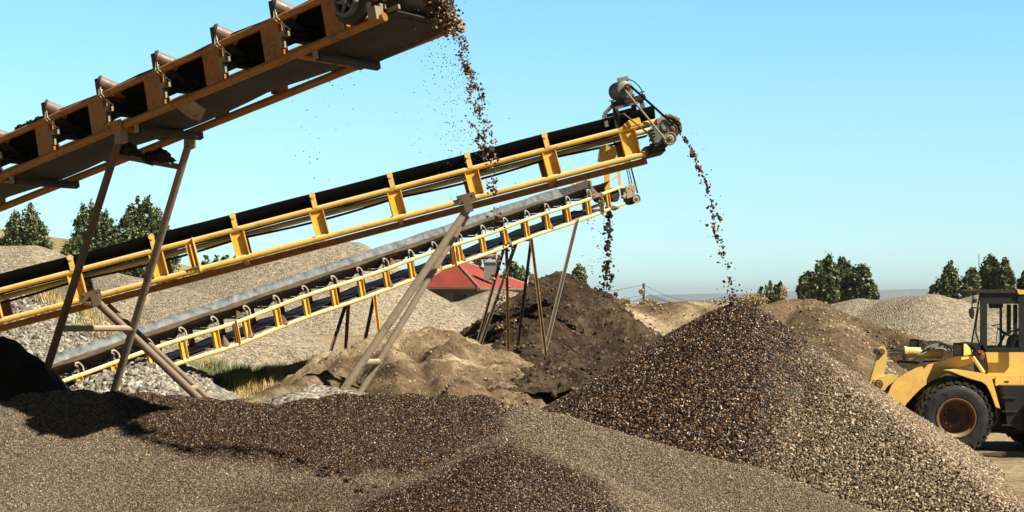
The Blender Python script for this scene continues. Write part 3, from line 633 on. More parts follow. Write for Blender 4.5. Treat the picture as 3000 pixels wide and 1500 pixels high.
# motor stand on top
YM = cm.W(cm.at(1830), 0, 0).y
def mp(px, py, dy=0.): return pt(px, py, YM + dy)
st = MB()
def bar(mb, p, q, wd, dp):
    p, q = Vector(p), Vector(q); d = (q-p).normalized(); s = d.cross(Vector((0, 1, 0))).normalized()
    return mb.box((p+q)/2, d*((q-p).length/2), s*(wd/2), Vector((0, dp/2, 0)))
ms = bar(MB(), mp(1796, 305, .1), mp(1890, 282, .1), .10, .10); bar(ms, mp(1796, 305, 1.0), mp(1890, 282, 1.0), .10, .10); bar(ms, mp(1800, 313, .55), mp(1888, 290, .55), .03, .9)
stand = ms.build('motor_stand', DARKST, M_)
for (x0, y0, x1, y1, dy, wd) in ((1802, 312, 1812, 385, .1, .12), (1855, 300, 1862, 352, .55, .11), (1880, 300, 1890, 350, 1.0, .10), (1770, 335, 1798, 305, .1, .08), (1772, 336, 1778, 372, .1, .08), (1776, 340, 1860, 318, .6, .07), (1802, 318, 1870, 300, .06, .05)):
    bar(MB(), mp(x0, y0, dy), mp(x1, y1, dy), wd, wd).build('strut', DARKST if wd > .1 else GREYST, stand)
mc = mp(1833, 262, .0); axm = Vector((-.35, .93, 0)).normalized()
o = MB().lathe(mc - axm*.02, axm, [(0, 0), (.12, 0), (.19, .03), (.20, .08), (.185, .10), (.185, .46), (.20, .50), (.15, .56), (0, .57)], 32)
for k in range(22):
    a = k*2*math.pi/22; v = (Vector((0, 0, 1))*math.cos(a) + axm.cross(Vector((0, 0, 1)))*math.sin(a)); o.box(mc + axm*.28 + v*.195, axm*.18, v*.012, v.cross(axm)*.006)
mot = o.build('motor', GREYST, M_)
MB().box(mp(1825, 233, .25), (.115, .02, .025), (0, .10, 0), (-.015, 0, .045)).build('terminal_box', GREYST, mot)
MB().box(mp(1836, 284, .3), (.16, 0, .035), (0, .2, 0), (0, 0, .02)).build('motor_foot', GREYST, mot)
mpul = mp(1838, 257, -.12); pulley(mpul, Vector((0, 1, 0)), .085, .10, RUSTY, mot)
def beltline(p, q, r, mat, parent, name='drive_belt'):
    return MB().tube(p, q, r, 8).build(name, mat, parent)
beltline(mpul + Vector((.07, .02, .04)), p2 + Vector((.02, -.02, .10)), .026, RUBBER, M_); beltline(mpul + Vector((-.05, -.02, -.06)), pc + Vector((-.12, -.03, -.03)), .022, DUSTY, M_)
MB().path([mp(1841, 232, .2), mp(1856, 238, .2), mp(1872, 252, .2), mp(1882, 268, .15)], .012, 6).build('power_cable', RUBBER, mot)
MB().path([mp(1766, 336, .05), mp(1765, 350, .05), mp(1771, 368, .05)], .010, 6).build('power_cable', RUBBER, stand)
MB().tube(mp(1826, 333, -.1), mp(1912, 401, -.14), .018, 8).build('tension_rod', RUSTY, stand)
for x, y in ((1792, 294), (1881, 268)):
    MB().tube(mp(x, y, .1), mp(x+1, y+18, .1), .02, 6).tube(mp(x-7, y+2, .1), mp(x+7, y, .1), .014, 6).build('adjuster_bolt', DARKST, stand)
# yellow hood under the head
g = [mp(1755, 466, .35), mp(1760, 428, .35), mp(1775, 424, .35), mp(1800, 429, .35), mp(1806, 450, .35), mp(1806, 472, .35)]
MB().prism(g, Vector((0, .75, 0))).build('spill_hood', YEL, M_)

# undercarriages of the middle conveyor
def leg_pair(name, lab, x0, y0, x1, y1, dx, gap, mat, joints):
    Yt = cm.W(cm.at(x0), 0, 0).y - .05
    R_ = thing(name, lab, 'support legs', pt(x1, y1, Yt-.6), 'legs under the middle conveyor')
    for k, (ox, oy) in enumerate(((0, 0), (dx, W_))):
        P = pt(x0, y0, Yt) + (Vector((0, 0, 0)) if k == 0 else cm.l*oy + Vector((.02, 0, 0)))
        Q = pt(x1 + ox, y1, Yt - .6 + oy)
        d = (Q-P).normalized(); ground = .25; E = P + d*((P.z-ground)/-d.z)
        lg = MB().tube(P, E, .085 if k == 0 else .075, 14).build('leg', mat[k], R_)
        if k == 0: E0 = (P, E)
        else: E1 = (P, E)
    for f in joints: MB().tube(E0[0] + (E0[1]-E0[0])*f, E1[0] + (E1[1]-E1[0])*f, .07, 12).build('cross_brace', DUSTY, R_)
    MB().box(E0[0] + Vector((0, -.09, .04)), cm.d*.09, Vector((0, .05, 0)), cm.u*.13).build('pin_block', RUSTY, R_)
    return R_, E0
leg_pair('support_leg_frame', 'pair of dusty pipe legs slanting down to the left from a middle conveyor splice plate', 1372, 610, 997, 1155, 55, .6, (DUSTY, DUSTY), (.62,))
leg_pair('support_leg_frame', 'pair of rusty pipe legs slanting down to the right behind the tall trestle', 285, 885, 572, 1158, 25, .6, (RUSTY, RUSTY), (.55,))

# ---- lower conveyor
cl = Conv((348, 1129), 46.6, (1833, 596), YAWL); H = .64; W_ = 1.15
L_ = thing('belt_conveyor', 'lowest and farthest yellow ladder sided conveyor with sand on its trough belt', 'conveyor', cl.W(0), CONVG)
t0 = cl.at(90); tE = cl.at(1828)
def wob(t): return .02*math.sin(t*1.1) + .035*math.exp(-((t-cl.at(705))/1.2)**2)*-1
for nm, a, bb, mat in (('top_rail', 0, H, YEL2), ('bottom_rail', 0, 0, YEL2), ('top_rail', W_, H, YEL), ('bottom_rail', W_, 0, YEL)):
    n = 40; MB().path([cl.W(t0+(tE-t0)*i/n, a, bb + wob(t0+(tE-t0)*i/n)) for i in range(n+1)], .062, 12).build(nm, mat, L_)
hooks = [216, 322, 420, 518, 611, 705, 792, 876, 961, 1036, 1112, 1186, 1254, 1328, 1397, 1462, 1525, 1583, 1645, 1706]
posts = [235, 335, 443, 537, 632, 722, 812, 896, 978, 1057, 1131, 1204, 1276, 1345, 1413, 1479, 1541, 1602, 1662, 1722, 1780]
for px in posts:
    t = cl.at(px, H/2)
    channel(cl, t, .21, .06, H-.06, .02, .08, out=-1).build('frame_post', YEL, L_)
    channel(cl, t, .17, .06, H-.06, W_, .08, out=-1).build('frame_post', ORG, L_)
for px in (700, 1335):
    channel(cl, cl.at(px-14, H/2), .09, .03, H-.03, -.02, .06, out=-1).build('joint_post', ORG, L_)
    MB().box(cl.W(cl.at(px-8, H/2), -.03, H/2), cl.d*.012, cl.l*.10, cl.u*(H/2+.03)).build('joint_plate', YEL2, L_)
for px in hooks:
    t = cl.at(px+20, H)
    fr = idler(cl, L_, t, W_, H, (DUSTY, DARKST), H+.34, H-.04, rr=.06)
    curved_hook(cl, t, H+.04, .31, .021).build('hook', HOOK, fr)
lp = [(.04, H+.40), (.12, H+.33), (.34, H+.12), (.80, H+.12), (1.02, H+.36), (1.09, H+.46)]
band(cl, lp, cl.at(85), cl.at(1800), .022, n=90, sag=lambda t, a: .02*math.sin(t*2.4+a)).build('carrying_belt', RUB2, L_)
# wet far belt edge, reflected sheen painted pale, damp sand load beneath it
band(cl, [(.86, H+.20), (1.0, H+.37), (1.06, H+.48), (1.10, H+.50), (1.13, H+.47)], cl.at(85), cl.at(1715), .02, n=120, sag=lambda t, a: .025*abs(math.sin(t*1.45))).build('belt_edge', PALEB, L_)
o = MB(); rr = random.Random(24); n = 160; vs = []; fs = []
for i in range(n+1):
    t = cl.at(85) + (cl.at(1640)-cl.at(85))*i/n
    for j in range(9): vs.append(cl.W(t, .09 + .86*j/8, H + .33 - .02*j/8 + .02*math.sin(math.pi*j/8) + rr.uniform(-.012, .012)))
for i in range(n):
    for j in range(8): fs.append((i*9+j, i*9+j+1, (i+1)*9+j+1, (i+1)*9+j))
o.add(vs, fs).build('sand_load', SANDLOAD, L_, recalc=False)
MB().box(cl.W((t0+tE)/2, .055, H+.345), cl.d*((tE-t0)/2-.6), cl.l*.012, cl.u*.006)
band(cl, [(.10, .20), (.55, .16), (1.05, .20)], t0, cl.at(1750), .015, n=120, sag=lambda t, a: -.05*abs(math.sin(t*1.5))).build('return_belt', WETRUB, L_)
for k in range(1, len(posts)):                       # spill trays lying between the lower rails
    if k % 1 == 0:
        ta, tb2 = cl.at(posts[k-1], 0)+.12, cl.at(posts[k], 0)-.10
        MB().prism([cl.W(ta, .05, .04), cl.W(tb2, .05, .07), cl.W(tb2, W_-.06, .04), cl.W(ta, W_-.06, .01)], cl.u*.012).build('spill_tray', SANDLOAD, L_)
for px in (650, 722, 822, 1131, 1204, 1276, 1345, 1480, 1602):
    o = MB(); t = cl.at(px+14); o.lathe(cl.W(t, .04, .04), cl.u, [(.13, 0), (.10, .10), (.05, .22), (.01, .30)], 12); o.build('sand_spill', MUD, L_, recalc=False)
for px in (700, 1150): 
    t = cl.at(px, H); o = MB().prism([cl.W(t-.08, .0, H+.05), cl.W(t+.55, .0, H+.05), cl.W(t+.22, .0, H+.12), cl.W(t-.02, .0, H+.30)], cl.l*.06); o.build('sand_spill', MUD, L_)
# head of the lower conveyor
t = cl.at(1742, H); o = MB(); o.lathe(cl.W(t, .12, H), cl.u, [(.34, 0), (.22, .14), (.11, .30), (.08, .36)], 14); o.build('caked_mud', MUD, L_)
MB().tube(cl.W(t, .12, H+.3), cl.W(t, .12, H+.62), .075, 14, .07).build('end_roller', DUSTY, L_)
o = MB()
for k in range(6): o.lump(cl.W(cl.at(1760)+.02*k, -.06, .05+.11*k), .12, k+5, (.9, .6, 1.1), 2, .4)
o.build('caked_mud', MUD, L_); MB().lump(cl.W(cl.at(1790), -.02, .03), .13, 12, (2, .7, .7)).build('mud_clod', MUD, L_)
hd = cl.at(1812, .3); MB().lathe(cl.W(hd, .1, .42), cl.l, [(0, 0), (.24, 0), (.27, .02), (.27, .92), (.24, .95), (0, .95)], 28).build('head_drum', DARKST, L_)
o = MB(); o.box(cl.W(cl.at(1836, .4), -.04, .40), cl.d*.26, cl.l*.14, cl.u*.20); o.lathe(cl.W(cl.at(1846, .4), -.2, .5), cl.l, [(0, 0), (.14, 0), (.16, .02), (.16, .2), (0, .22)], 24)
for k in range(5): o.lump(cl.W(cl.at(1822)+.08*k, -.12, .3+.07*k), .08, 70+k)
o.build('gearbox', DUSTY, L_)
YL = cl.W(cl.at(1865), -.3, .3).y
lpul = pt(1866, 582, YL); pulley(lpul, Vector((-.45, .89, 0)), .17, .14, DUSTY, L_); MB().lathe(pt(1852, 583, YL), Vector((-.45, .89, 0)), [(0, .1), (.22, .1), (.22, .3), (0, .3)], 28).build('pulley_guard', DARKST, L_)
for (x0, y0, x1, y1, dd) in ((1852, 575, 1829, 480, 0), (1858, 568, 1834, 480, 0), (1868, 566, 1841, 480, .1)):
    MB().tube(pt(x0, y0, YL+dd), pt(x1, y1-20, YL+dd), .018 if x0 < 1860 else .03, 8).build('drive_belt', RUBBER, L_)
for (x0, y0, x1, y1, wd, dd) in ((1780, 570, 1777, 480, .20, 0), (1816, 545, 1811, 480, .10, .3), (1790, 527, 1814, 515, .05, .1), (1692, 540, 1692, 520, .12, .6), (1688, 545, 1668, 535, .07, .3), (1770, 484, 1818, 470, .12, .1)):
    bar(MB(), pt(x0, y0, YL-.5+dd), pt(x1, y1, YL-.5+dd), wd, wd).build('motor_stand', YEL2 if wd != .2 else YEL, L_)
# support frames of the lower conveyor
def lframe(lab, nx, nfeet, fx, ffeet, extra=(), beam=None):
    tn = cl.at(nx); P = cl.W(tn, 0, -.04); Q = cl.W(tn, W_, -.04)
    R_ = thing('trestle_frame', lab, 'trestle', (P.x, P.y, gz(np.array(P.x), np.array(P.y)).item()), 'steel frames under the lower conveyor')
    def leg(T, x, y, Y, mat, wd=.11):
        E = pt(x, y, Y); d = (E-T); E2 = E + d.normalized()*.5
        s = Vector((d.z, 0, -d.x)).normalized(); o = MB(); c = (T+E2)/2; h = (E2-T)/2; q = h.normalized().cross(s)
        o.box(c, h, s*(wd/2), q*.012)
        for k in (-1, 1): o.box(c + s*(k*(wd/2-.008)) - q*.055, h, s*.008, q*.045)
        o.build('leg', mat, R_)
    for (x, y, dY, mat) in nfeet: leg(P, x, y, P.y+dY, mat)
    for (x, y, dY, mat) in ffeet: leg(Q, x, y, Q.y+dY, mat)
    for (x0, y0, x1, y1, dY, mat) in extra: leg(pt(x0, y0, P.y+dY), x1, y1, P.y+dY, mat, .13)
    bar(MB(), P + Vector((0, .05, -.04)), Q + Vector((0, 0, -.04)), .1, .08).build('cross_brace', RUSTY, R_)
    if beam: bar(MB(), pt(beam[0], beam[1], P.y+.3), pt(beam[2], beam[3], P.y+.1), .12, .1).build('cross_brace', RUSTY, R_)
lframe('slim four legged frame under the lower conveyor just above the near heap crest', 1097, [(1132, 1156, -1.2, YEL), (1046, 1112, .8, RUSTY)], 957, [(934, 1138, -1.2, RUSTY), (1010, 1076, .9, POLE)])
lframe('wide legged frame with a low crossbeam in front of the dark soil mound', 1556, [(1601, 1055, -1.3, POLE), (1520, 990, 1.0, RUSTY)], 1420, [(1397, 1010, -1.0, RUSTY), (1489, 1010, .8, POLE)],
       extra=[(1692, 640, 1603, 1003, -.6, HOOK), (1514, 706, 1408, 1008, .4, DUSTY)], beam=(1455, 1029, 1600, 1033))

# ------------------------------------------------------------------ falling material
def stream(name, label, ctrl, n, spread, size, mat, seed, clump=.6, stray=.25, strayw=3, wet=1., side=0.):
    rg = np.random.default_rng(seed); C_ = np.array([tuple(pt(*c)) for c in ctrl]); seg = np.linspace(0, 1, len(C_))
    nc = max(8, int(n*clump/16)); cc = rg.random(nc)**.8; off = rg.normal(size=(nc, 3))*spread
    k = rg.integers(0, nc, n); isc = rg.random(n) < clump
    tt = np.where(isc, cc[k] + rg.normal(size=n)*.009, rg.random(n)**.9); tt = np.clip(tt, 0, 1)
    P = np.stack([np.interp(tt, seg, C_[:, i]) for i in range(3)], 1)
    wgt = (.5 + 1.0*tt)[:, None]
    P += np.where(isc[:, None], off[k]*wgt + rg.normal(size=(n, 3))*spread*.35, rg.normal(size=(n, 3))*spread*1.1*wgt)
    st = rg.random(n) < stray; P[st] += rg.normal(size=(st.sum(), 3))*spread*strayw*np.array([1, 1, 1]); P[st, 0] -= side*np.abs(rg.normal(size=st.sum()))
    s = rg.uniform(size[0], size[1], n); s[st] *= .45
    o = stones_mesh(name, P, s, mat, None, np.full(n, wet), flat=(1.1, .8, .7), rng=rg); tag(o, label, 'falling gravel', 'gravel falling from the belts', 'stuff'); return o
# the burst where material leaves the upper belt, then the falling arcs
stream('falling_gravel', 'dark clumps of gravel pouring off the highest conveyor down to the middle one',
       [(1300, 10, 22.2), (1322, 60, 22.1), (1352, 140, 22.0), (1382, 230, 21.95), (1404, 320, 21.9), (1420, 400, 21.85), (1432, 460, 21.8)], 1150, .044, (.007, .021), STM, 101, .62, .2, 2.6, 1., .35)
stream('falling_gravel', 'thin scatter of falling gravel in front of the lower conveyor and the soil mound',
       [(1432, 460, 21.8), (1448, 560, 21.78), (1462, 700, 21.7), (1476, 860, 21.65), (1488, 1040, 21.6), (1500, 1300, 21.6)], 330, .06, (.010, .024), STM, 108, .7, .15, 2, 1., .1)
stream('falling_gravel', 'thick clot of wet gravel spilling over the end drum of the highest conveyor',
       [(1235, -40, 22.6), (1260, -10, 22.5), (1290, 15, 22.4), (1310, 40, 22.3), (1322, 85, 22.2)], 1300, .050, (.010, .028), STM, 102, .2, .05, 1.5)
stream('falling_gravel', 'fine droplets drifting down left of the main fall from the highest conveyor',
       [(1000, 190, 23.5), (960, 330, 23.5), (930, 480, 23.4)], 90, .22, (.006, .012), STM, 103, .3, .6, 2)
stream('falling_gravel', 'light spray of small grains beside the main fall from the highest conveyor',
       [(1290, 90, 22.3), (1320, 220, 22.2), (1350, 360, 22.1), (1380, 500, 22.0)], 330, .17, (.005, .012), STM, 104, .1, .3, 2, 1., .5)
ym = cm.W(cm.at(1990), .6, .3).y
stream('falling_gravel', 'thin arc of gravel falling from the middle conveyor onto the pebble cone',
       [(1990, 385, ym), (2012, 412, ym), (2035, 455, ym), (2058, 515, ym+.02), (2085, 600, ym), (2108, 700, ym), (2128, 790, ym), (2150, 885, 38)], 420, .045, (.016, .045), STM, 105, .55, .12, 3)
stream('falling_gravel', 'puff of pebbles bouncing at the peak of the pebble cone', [(2110, 893, 38), (2150, 882, 37.9), (2190, 893, 38)], 90, .10, (.02, .035), STM, 107, .2, .2, 2)
yl = cl.W(cl.at(1812), .6, 0).y
m, t, p = newmat('falling_soil'); t.links.new(ramp(t, noise(t, 3), [(.3, (.02, .012, .007)), (.7, (.06, .036, .02))]), p.inputs['Base Color']); p.inputs['Roughness'].default_value = .9
o = stream('falling_soil', 'clods of dark soil dropping from the lower conveyor onto the soil mound', [(1785, 600, yl), (1784, 680, yl), (1780, 750, yl), (1775, 800, yl), (1776, 872, yl)], 520, .085, (.025, .075), m, 106, .7, .15, 3, 1., .3); o['category'] = 'falling soil'; del o['group']

# ------------------------------------------------------------------ wheel loader
LY = 40.3
X0, Z0 = pt(2802, 1229, LY).x, .85
LD = thing('wheel_loader', 'yellow articulated wheel loader driving its bucket into the pebble cone', 'wheel loader', (X0, LY+1.2, 0))
def lp_(px, py, Y=LY): return pt(px, py, Y)
def plate(px, Y, th): return MB().prism([pt(x, y, Y) for x, y in px], Vector((0, th, 0)))
LYEL = steel('loader_yellow_paint', (.84, .52, .12), rust=(.33, .17, .05), dust=(.72, .60, .34), rust_amt=.16, dust_amt=.7, sc=2.5, rough=.38)
BLK = plain('black_cab_paint', (.012, .012, .013), .45)
m, t, p = newmat('tyre_rubber'); n2 = noise(t, 5, 5, .7); t.links.new(ramp(t, n2, [(.35, (.007, .007, .007)), (.8, (.028, .023, .018))]), p.inputs['Base Color']); t.links.new(ramp(t, n2, [(.3, gr(.25)), (.6, gr(.8))]), p.inputs['Roughness']); bump(t, p, n2, .3, .01); TYRE = m
RIM = steel('muddy_rim_steel', (.16, .08, .03), rust=(.10, .05, .02), dust=(.45, .34, .2), rust_amt=.4, dust_amt=.5)
m, t, p = newmat('tinted_cab_glass'); p.inputs['Base Color'].default_value = (.02, .03, .03, 1); p.inputs['Specular IOR Level'].default_value = .25; p.inputs['Roughness'].default_value = .04; p.inputs['Transmission Weight'].default_value = 0; p.inputs['Alpha'].default_value = .07; GLASS = m
def wheel(cx, Y, R=.865, wdt=.60, side=-1):
    c = Vector((cx, Y + (0 if side < 0 else 0), Z0)); ax = Vector((0, 1, 0)) * (-side)
    wo = MB().lathe(c, ax, [(.47, .06), (.50, .0), (.60, -.015), (.74, .0), (R-.05, .05), (R-.03, .10), (R-.03, wdt-.1), (R-.05, wdt-.05), (.74, wdt), (.5, wdt), (.47, wdt-.06)], 64)
    u = Vector((1, 0, 0)); v = Vector((0, 0, 1))
    tyre = wo
    for k in range(26):
        for hlf in (0, 1):
            a = (k + .5*hlf)*2*math.pi/26; e = u*math.cos(a)+v*math.sin(a); tg = v*math.cos(a)-u*math.sin(a)
            o0, o1 = (0.0, wdt*.52) if hlf == 0 else (wdt*.48, wdt)
            cc = c + ax*((o0+o1)/2); sk = tg*(.10 if hlf else -.10)
            tyre.box(cc + e*(R-.028), e*.030, tg*.062, ax*((o1-o0)/2) + sk*.8)
            if hlf == 0: tyre.box(c + ax*.035 + e*(R-.085), e*.06, tg*.05, ax*.025)
    W0 = tyre.build('wheel', TYRE, LD)
    r = MB().lathe(c, ax, [(.475, .02), (.475, -.01), (.445, -.012), (.43, .03), (.40, .05), (.385, .20), (.375, .42), (.20, .44), (.18, .34), (0, .32)], 48).build('rim', RIM, W0, recalc=False)
    o = MB()
    for k in range(10): a = k*.628; o.tube(c + ax*.24 + (u*math.cos(a)+v*math.sin(a))*.22, c + ax*.31 + (u*math.cos(a)+v*math.sin(a))*.22, .022, 6)
    o.build('hub_bolts', RIM, W0); return W0
wheel(X0, LY); wheel(X0+2.55, LY); wheel(X0, LY+2.6, side=1); wheel(X0+2.55, LY+2.6, side=1)
MB().tube((X0, LY+.3, Z0), (X0, LY+2.3, Z0), .16, 16).build('axle', DARKST, LD); MB().tube((X0+2.55, LY+.3, Z0), (X0+2.55, LY+2.3, Z0), .16, 16).build('axle', DARKST, LD)
ARM = [(2586, 1200), (2598, 1163), (2612, 1130), (2625, 1112), (2654, 1094), (2688, 1077), (2725, 1067), (2760, 1058), (2800, 1047), (2835, 1041), (2850, 1047), (2852, 1060), (2829, 1070), (2790, 1084), (2760, 1101), (2725, 1119), (2700, 1136), (2680, 1156), (2658, 1180), (2640, 1204), (2624, 1235), (2600, 1240)]
plate(ARM, LY+.78, .07).build('lift_arm', LYEL, LD); plate(ARM, LY+1.85, .07).build('lift_arm', LYEL, LD)
MB().tube(lp_(2690, 1112, LY+.8), lp_(2690, 1112, LY+1.9), .12, 16).build('cross_tube', LYEL, LD)
LINK = [(2547, 1124), (2552, 1108), (2565, 1064), (2570, 1034), (2574, 1020), (2584, 1014), (2594, 1018), (2598, 1031), (2598, 1056), (2594, 1078), (2590, 1100), (2566, 1112)]
lk = plate(LINK, LY+1.1, .10).build('tilt_lever', YEL2, LD); plate(LINK, LY+1.42, .10).build('tilt_lever', YEL2, LD)
for (x, y, r) in ((2584, 1031, .085), (2575, 1126, .115)):
    o = MB().lathe(lp_(x, y, LY+1.0), (0, 1, 0), [(0, 0), (r*.62, 0), (r*.66, .02), (r*.66, .035), (r, .035), (r, .62), (0, .62)], 28); o.build('pivot_pin', RIM, LD)
plate([(2556, 1128), (2562, 1112), (2578, 1104), (2596, 1098), (2617, 1096), (2637, 1103), (2622, 1116), (2602, 1130), (2592, 1144), (2576, 1143), (2562, 1138)], LY+1.05, .09).build('pivot_bracket', YEL2, LD)
plate([(2545, 1126), (2560, 1114), (2572, 1108), (2640, 1112), (2640, 1160), (2600, 1165)], LY+1.25, .5).build('bucket_hitch', DARKST, LD)
MB().tube(lp_(2600, 1031, LY+1.25), lp_(2652, 1031, LY+1.25), .034, 16).build('tilt_rod', plain('chrome_rod', (.6, .62, .65), .12, 1.0, .05), LD)
cyl = MB().lathe(lp_(2648, 1031, LY+1.25), lp_(2765, 1036, LY+1.25)-lp_(2648, 1031, LY+1.25), [(0, 0), (.14, 0), (.14, .06), (.11, .07), (.125, .10), (.125, .9), (.10, .94), (0, .95)], 28).build('tilt_cylinder', YEL2, LD)
MB().box(lp_(2651, 1046, LY+1.22), (.03, 0, 0), (0, .12, 0), (0, 0, .08)).build('cylinder_bracket', DARKST, cyl)
MB().tube(lp_(2598, 1058, LY+1.3), lp_(2632, 1059, LY+1.3), .016, 8).build('position_rod', HOOK, cyl); MB().tube(lp_(2628, 1059, LY+1.3), lp_(2690, 1063, LY+1.3), .03, 8).tube(lp_(2690, 1060, LY+1.2), lp_(2760, 1057, LY+1.2), .02, 8).build('position_rod', DARKST, cyl)
for dd, q in ((0, 0), (7, .12), (13, .2)):
    P = [lp_(2664, 1052+dd*.3, LY+1.1-q), lp_(2680, 1050, LY+1.05-q), lp_(2692, 1043-dd*.2, LY+1.0-q), lp_(2712, 1020+dd, LY+1.0-q), lp_(2735, 1010+dd*.8, LY+1.0-q), lp_(2762, 1008+dd, LY+1.0-q), lp_(2785, 1020+dd, LY+1.0-q), lp_(2798, 1040, LY+1.0-q)]
    Q = []
    for i in range(len(P)-1):
        for k in range(4): Q.append(P[i].lerp(P[i+1], k/4))
    MB().path(Q + [P[-1]], .022, 8).build('hydraulic_hose', plain('grey_hose_%d' % dd, (.25, .24, .20), .6), LD)
def headlight(px, py, Y, s, flip=False):
    c = lp_(px, py, Y); o = MB(); RZ = Matrix.Rotation(math.radians(38), 3, 'Z')
    def rot(b_): b_.v = [tuple(c + RZ @ (Vector(v_)-c)) for v_ in b_.v]; return b_
    o.prism([c + Vector((0, 0, -.14*s)), c + Vector((0, 0, .14*s)), c + Vector((.12*s, 0, .13*s)), c + Vector((.34*s, 0, -.02*s)), c + Vector((.30*s, 0, -.12*s))], Vector((0, .26*s, 0)))
    h = rot(o).build('headlight', LYEL, LD)
    rot(MB().box(c + Vector((-.012, .13*s, 0)), (.018, 0, 0), (0, .145*s, 0), (0, 0, .155*s))).build('bezel', BLK, h)
    rot(MB().box(c + Vector((-.034, .13*s, -.01)), (.006, 0, 0), (0, .11*s, 0), (0, 0, .12*s))).build('lens', plain('headlight_lens', (.14, .13, .10), .08, 0, .1), h)
    rot(MB().box(c + Vector((.14*s, .10, -.19*s)), (.14*s, 0, .01), (0, .05, 0), (0, 0, .045))).build('mount', LYEL, h); return h
headlight(2822, 1024, LY+.35, 1.0); headlight(2691, 1010, LY+2.1, .9)
MB().box(lp_(2872, 1030, LY+.5), (.05, 0, 0), (0, .06, 0), (0, 0, .03)).build('indicator_lamp', plain('red_orange_lens', (.5, .08, .03), .3), LD)
MB().tube(lp_(2850, 1046, LY+.45), lp_(2882, 1092, LY+.45), .045, 12).build('light_post', LYEL, LD)
plate([(2861, 1053), (2866, 1023), (2887, 1023), (2897, 1100), (2882, 1100)], LY+.85, .10).build('front_tower', GREYST, LD); plate([(2861, 1053), (2866, 1023), (2887, 1023), (2897, 1100), (2882, 1100)], LY+1.75, .10).build('front_tower', GREYST, LD)
o = MB().lathe(lp_(2876, 1045, LY+.7), (0, 1, 0), [(0, 0), (.07, 0), (.09, .03), (.09, .16)], 20); o.lathe(lp_(2866, 1047, LY+.66), (0, 1, 0), [(0, 0), (.05, 0), (.05, .16)], 16); o.build('pivot_pin', RIM, LD)
# fender: bent sheet over the tyre plus outer skirt
top = [(2783, 1086), (2812, 1084), (2850, 1089), (2896, 1096), (2906, 1108), (2930, 1196)]; low = [(2918, 1193), (2902, 1150), (2890, 1128), (2876, 1118), (2845, 1110), (2812, 1098)]
fd = plate(top + low, LY-.05, .03).build('fender', LYEL, LD)
o = MB()
for (a, c) in zip(top, top[1:]):
    A_, B_ = pt(*a, LY-.04), pt(*c, LY-.04); o.prism([A_, B_, B_ + Vector((0, .78, 0)), A_ + Vector((0, .78, 0))], Vector((.0, 0, -.025)))
o.build('fender_top', LYEL, fd)
o = MB()
for a, c in zip([(2790, 1092), (2845, 1112), (2880, 1122), (2895, 1142), (2916, 1192)], [(2845, 1112), (2880, 1122), (2895, 1142), (2916, 1192), (2916, 1215)]):
    A_, B_ = pt(*a, LY+.3), pt(*c, LY+.3); o.prism([A_, B_, B_ + Vector((0, .6, 0)), A_ + Vector((0, .6, 0))], Vector((.02, 0, -.02)))
o.build('fender_liner', BLK, fd)
MB().path([lp_(2904, 1195, LY+.5), lp_(2918, 1205, LY+.5), lp_(2922, 1225, LY+.5), lp_(2915, 1242, LY+.5), lp_(2902, 1250, LY+.5)], .03, 8).path([lp_(2900, 1200, LY+.6), lp_(2910, 1215, LY+.6), lp_(2908, 1240, LY+.6)], .025, 8).build('hydraulic_hose', GREYST, LD)
# frames
plate([(2700, 1150), (2800, 1105), (2880, 1110), (2895, 1130), (2905, 1225), (2860, 1260), (2740, 1250)], LY+.85, 1.0).build('front_frame', DARKST, LD)
plate([(2885, 1160), (2900, 1130), (3300, 1130), (3300, 1270), (2935, 1270), (2900, 1230)], LY+.75, 1.2).build('rear_frame', DARKST, LD)
plate([(2940, 1130), (3060, 1130), (3060, 1262), (2985, 1262), (2950, 1240)], LY+.25, .5).build('step_tank', BLK, LD)
o = MB()
for yy in (1165, 1205, 1245): o.box(lp_(2955, yy, LY+.3), (.17, 0, 0), (0, .1, 0), (0, 0, .012))
o.build('step', DARKST, LD)
# cab base panels
bp = plate([(2887, 1028), (3120, 1024), (3120, 1102), (2893, 1102), (2897, 1080)], LY+.74, .05).build('body_panel', LYEL, LD)
plate([(2917, 1103), (2989, 1103), (2989, 1130), (2917, 1130)], LY+.70, .08).build('step_panel', LYEL, LD); plate([(2902, 1103), (2916, 1103), (2916, 1111), (2902, 1108)], LY+.72, .06).build('side_panel', LYEL, LD)
plate([(2990, 1103), (3120, 1103), (3120, 1130), (2990, 1130)], LY+.72, .06).build('side_panel', LYEL, LD)
MB().box(lp_(2949, 1118, LY+.70), (.05, 0, 0), (0, .012, 0), (0, 0, .014)).build('panel_latch', BLK, LD)
plate([(3110, 1010), (3420, 1040), (3440, 1130), (3110, 1130)], LY+.55, 1.5).build('engine_hood', LYEL, LD)
plate([(2893, 1030), (3110, 1026), (3110, 1130), (2899, 1130)], LY+.80, 1.3).build('cab_base', DARKST, LD)
# cab
CYn, CYf = LY+.48, LY+2.05
def cp(px, py, Y): return lp_(px, py, Y)
o = MB().prism([cp(2866, 851, CYn-.06), cp(2872, 848, CYn-.06), cp(3110, 848, CYn-.06), cp(3110, 858, CYn-.06), cp(2872, 858, CYn-.06)], Vector((0, 1.65, 0))); cab = o.build('cab_roof', steel('cab_roof_paint', (.03, .022, .015), dust=(.12, .08, .04), dust_amt=.5), LD)
MB().prism([cp(2978, 846, CYn-.08), cp(2992, 849, CYn-.08), cp(3100, 849, CYn-.08), cp(3100, 860, CYn-.08), cp(2984, 862, CYn-.08)], Vector((0, .2, 0))).build('roof_edge', LYEL, cab)
def pillar(px0, px1, y0, y1, Y, mat=BLK, dx=0): return MB().prism([cp(px0, y0, Y), cp(px1, y0, Y), cp(px1+dx, y1, Y), cp(px0+dx, y1, Y)], Vector((0, .07, 0)))
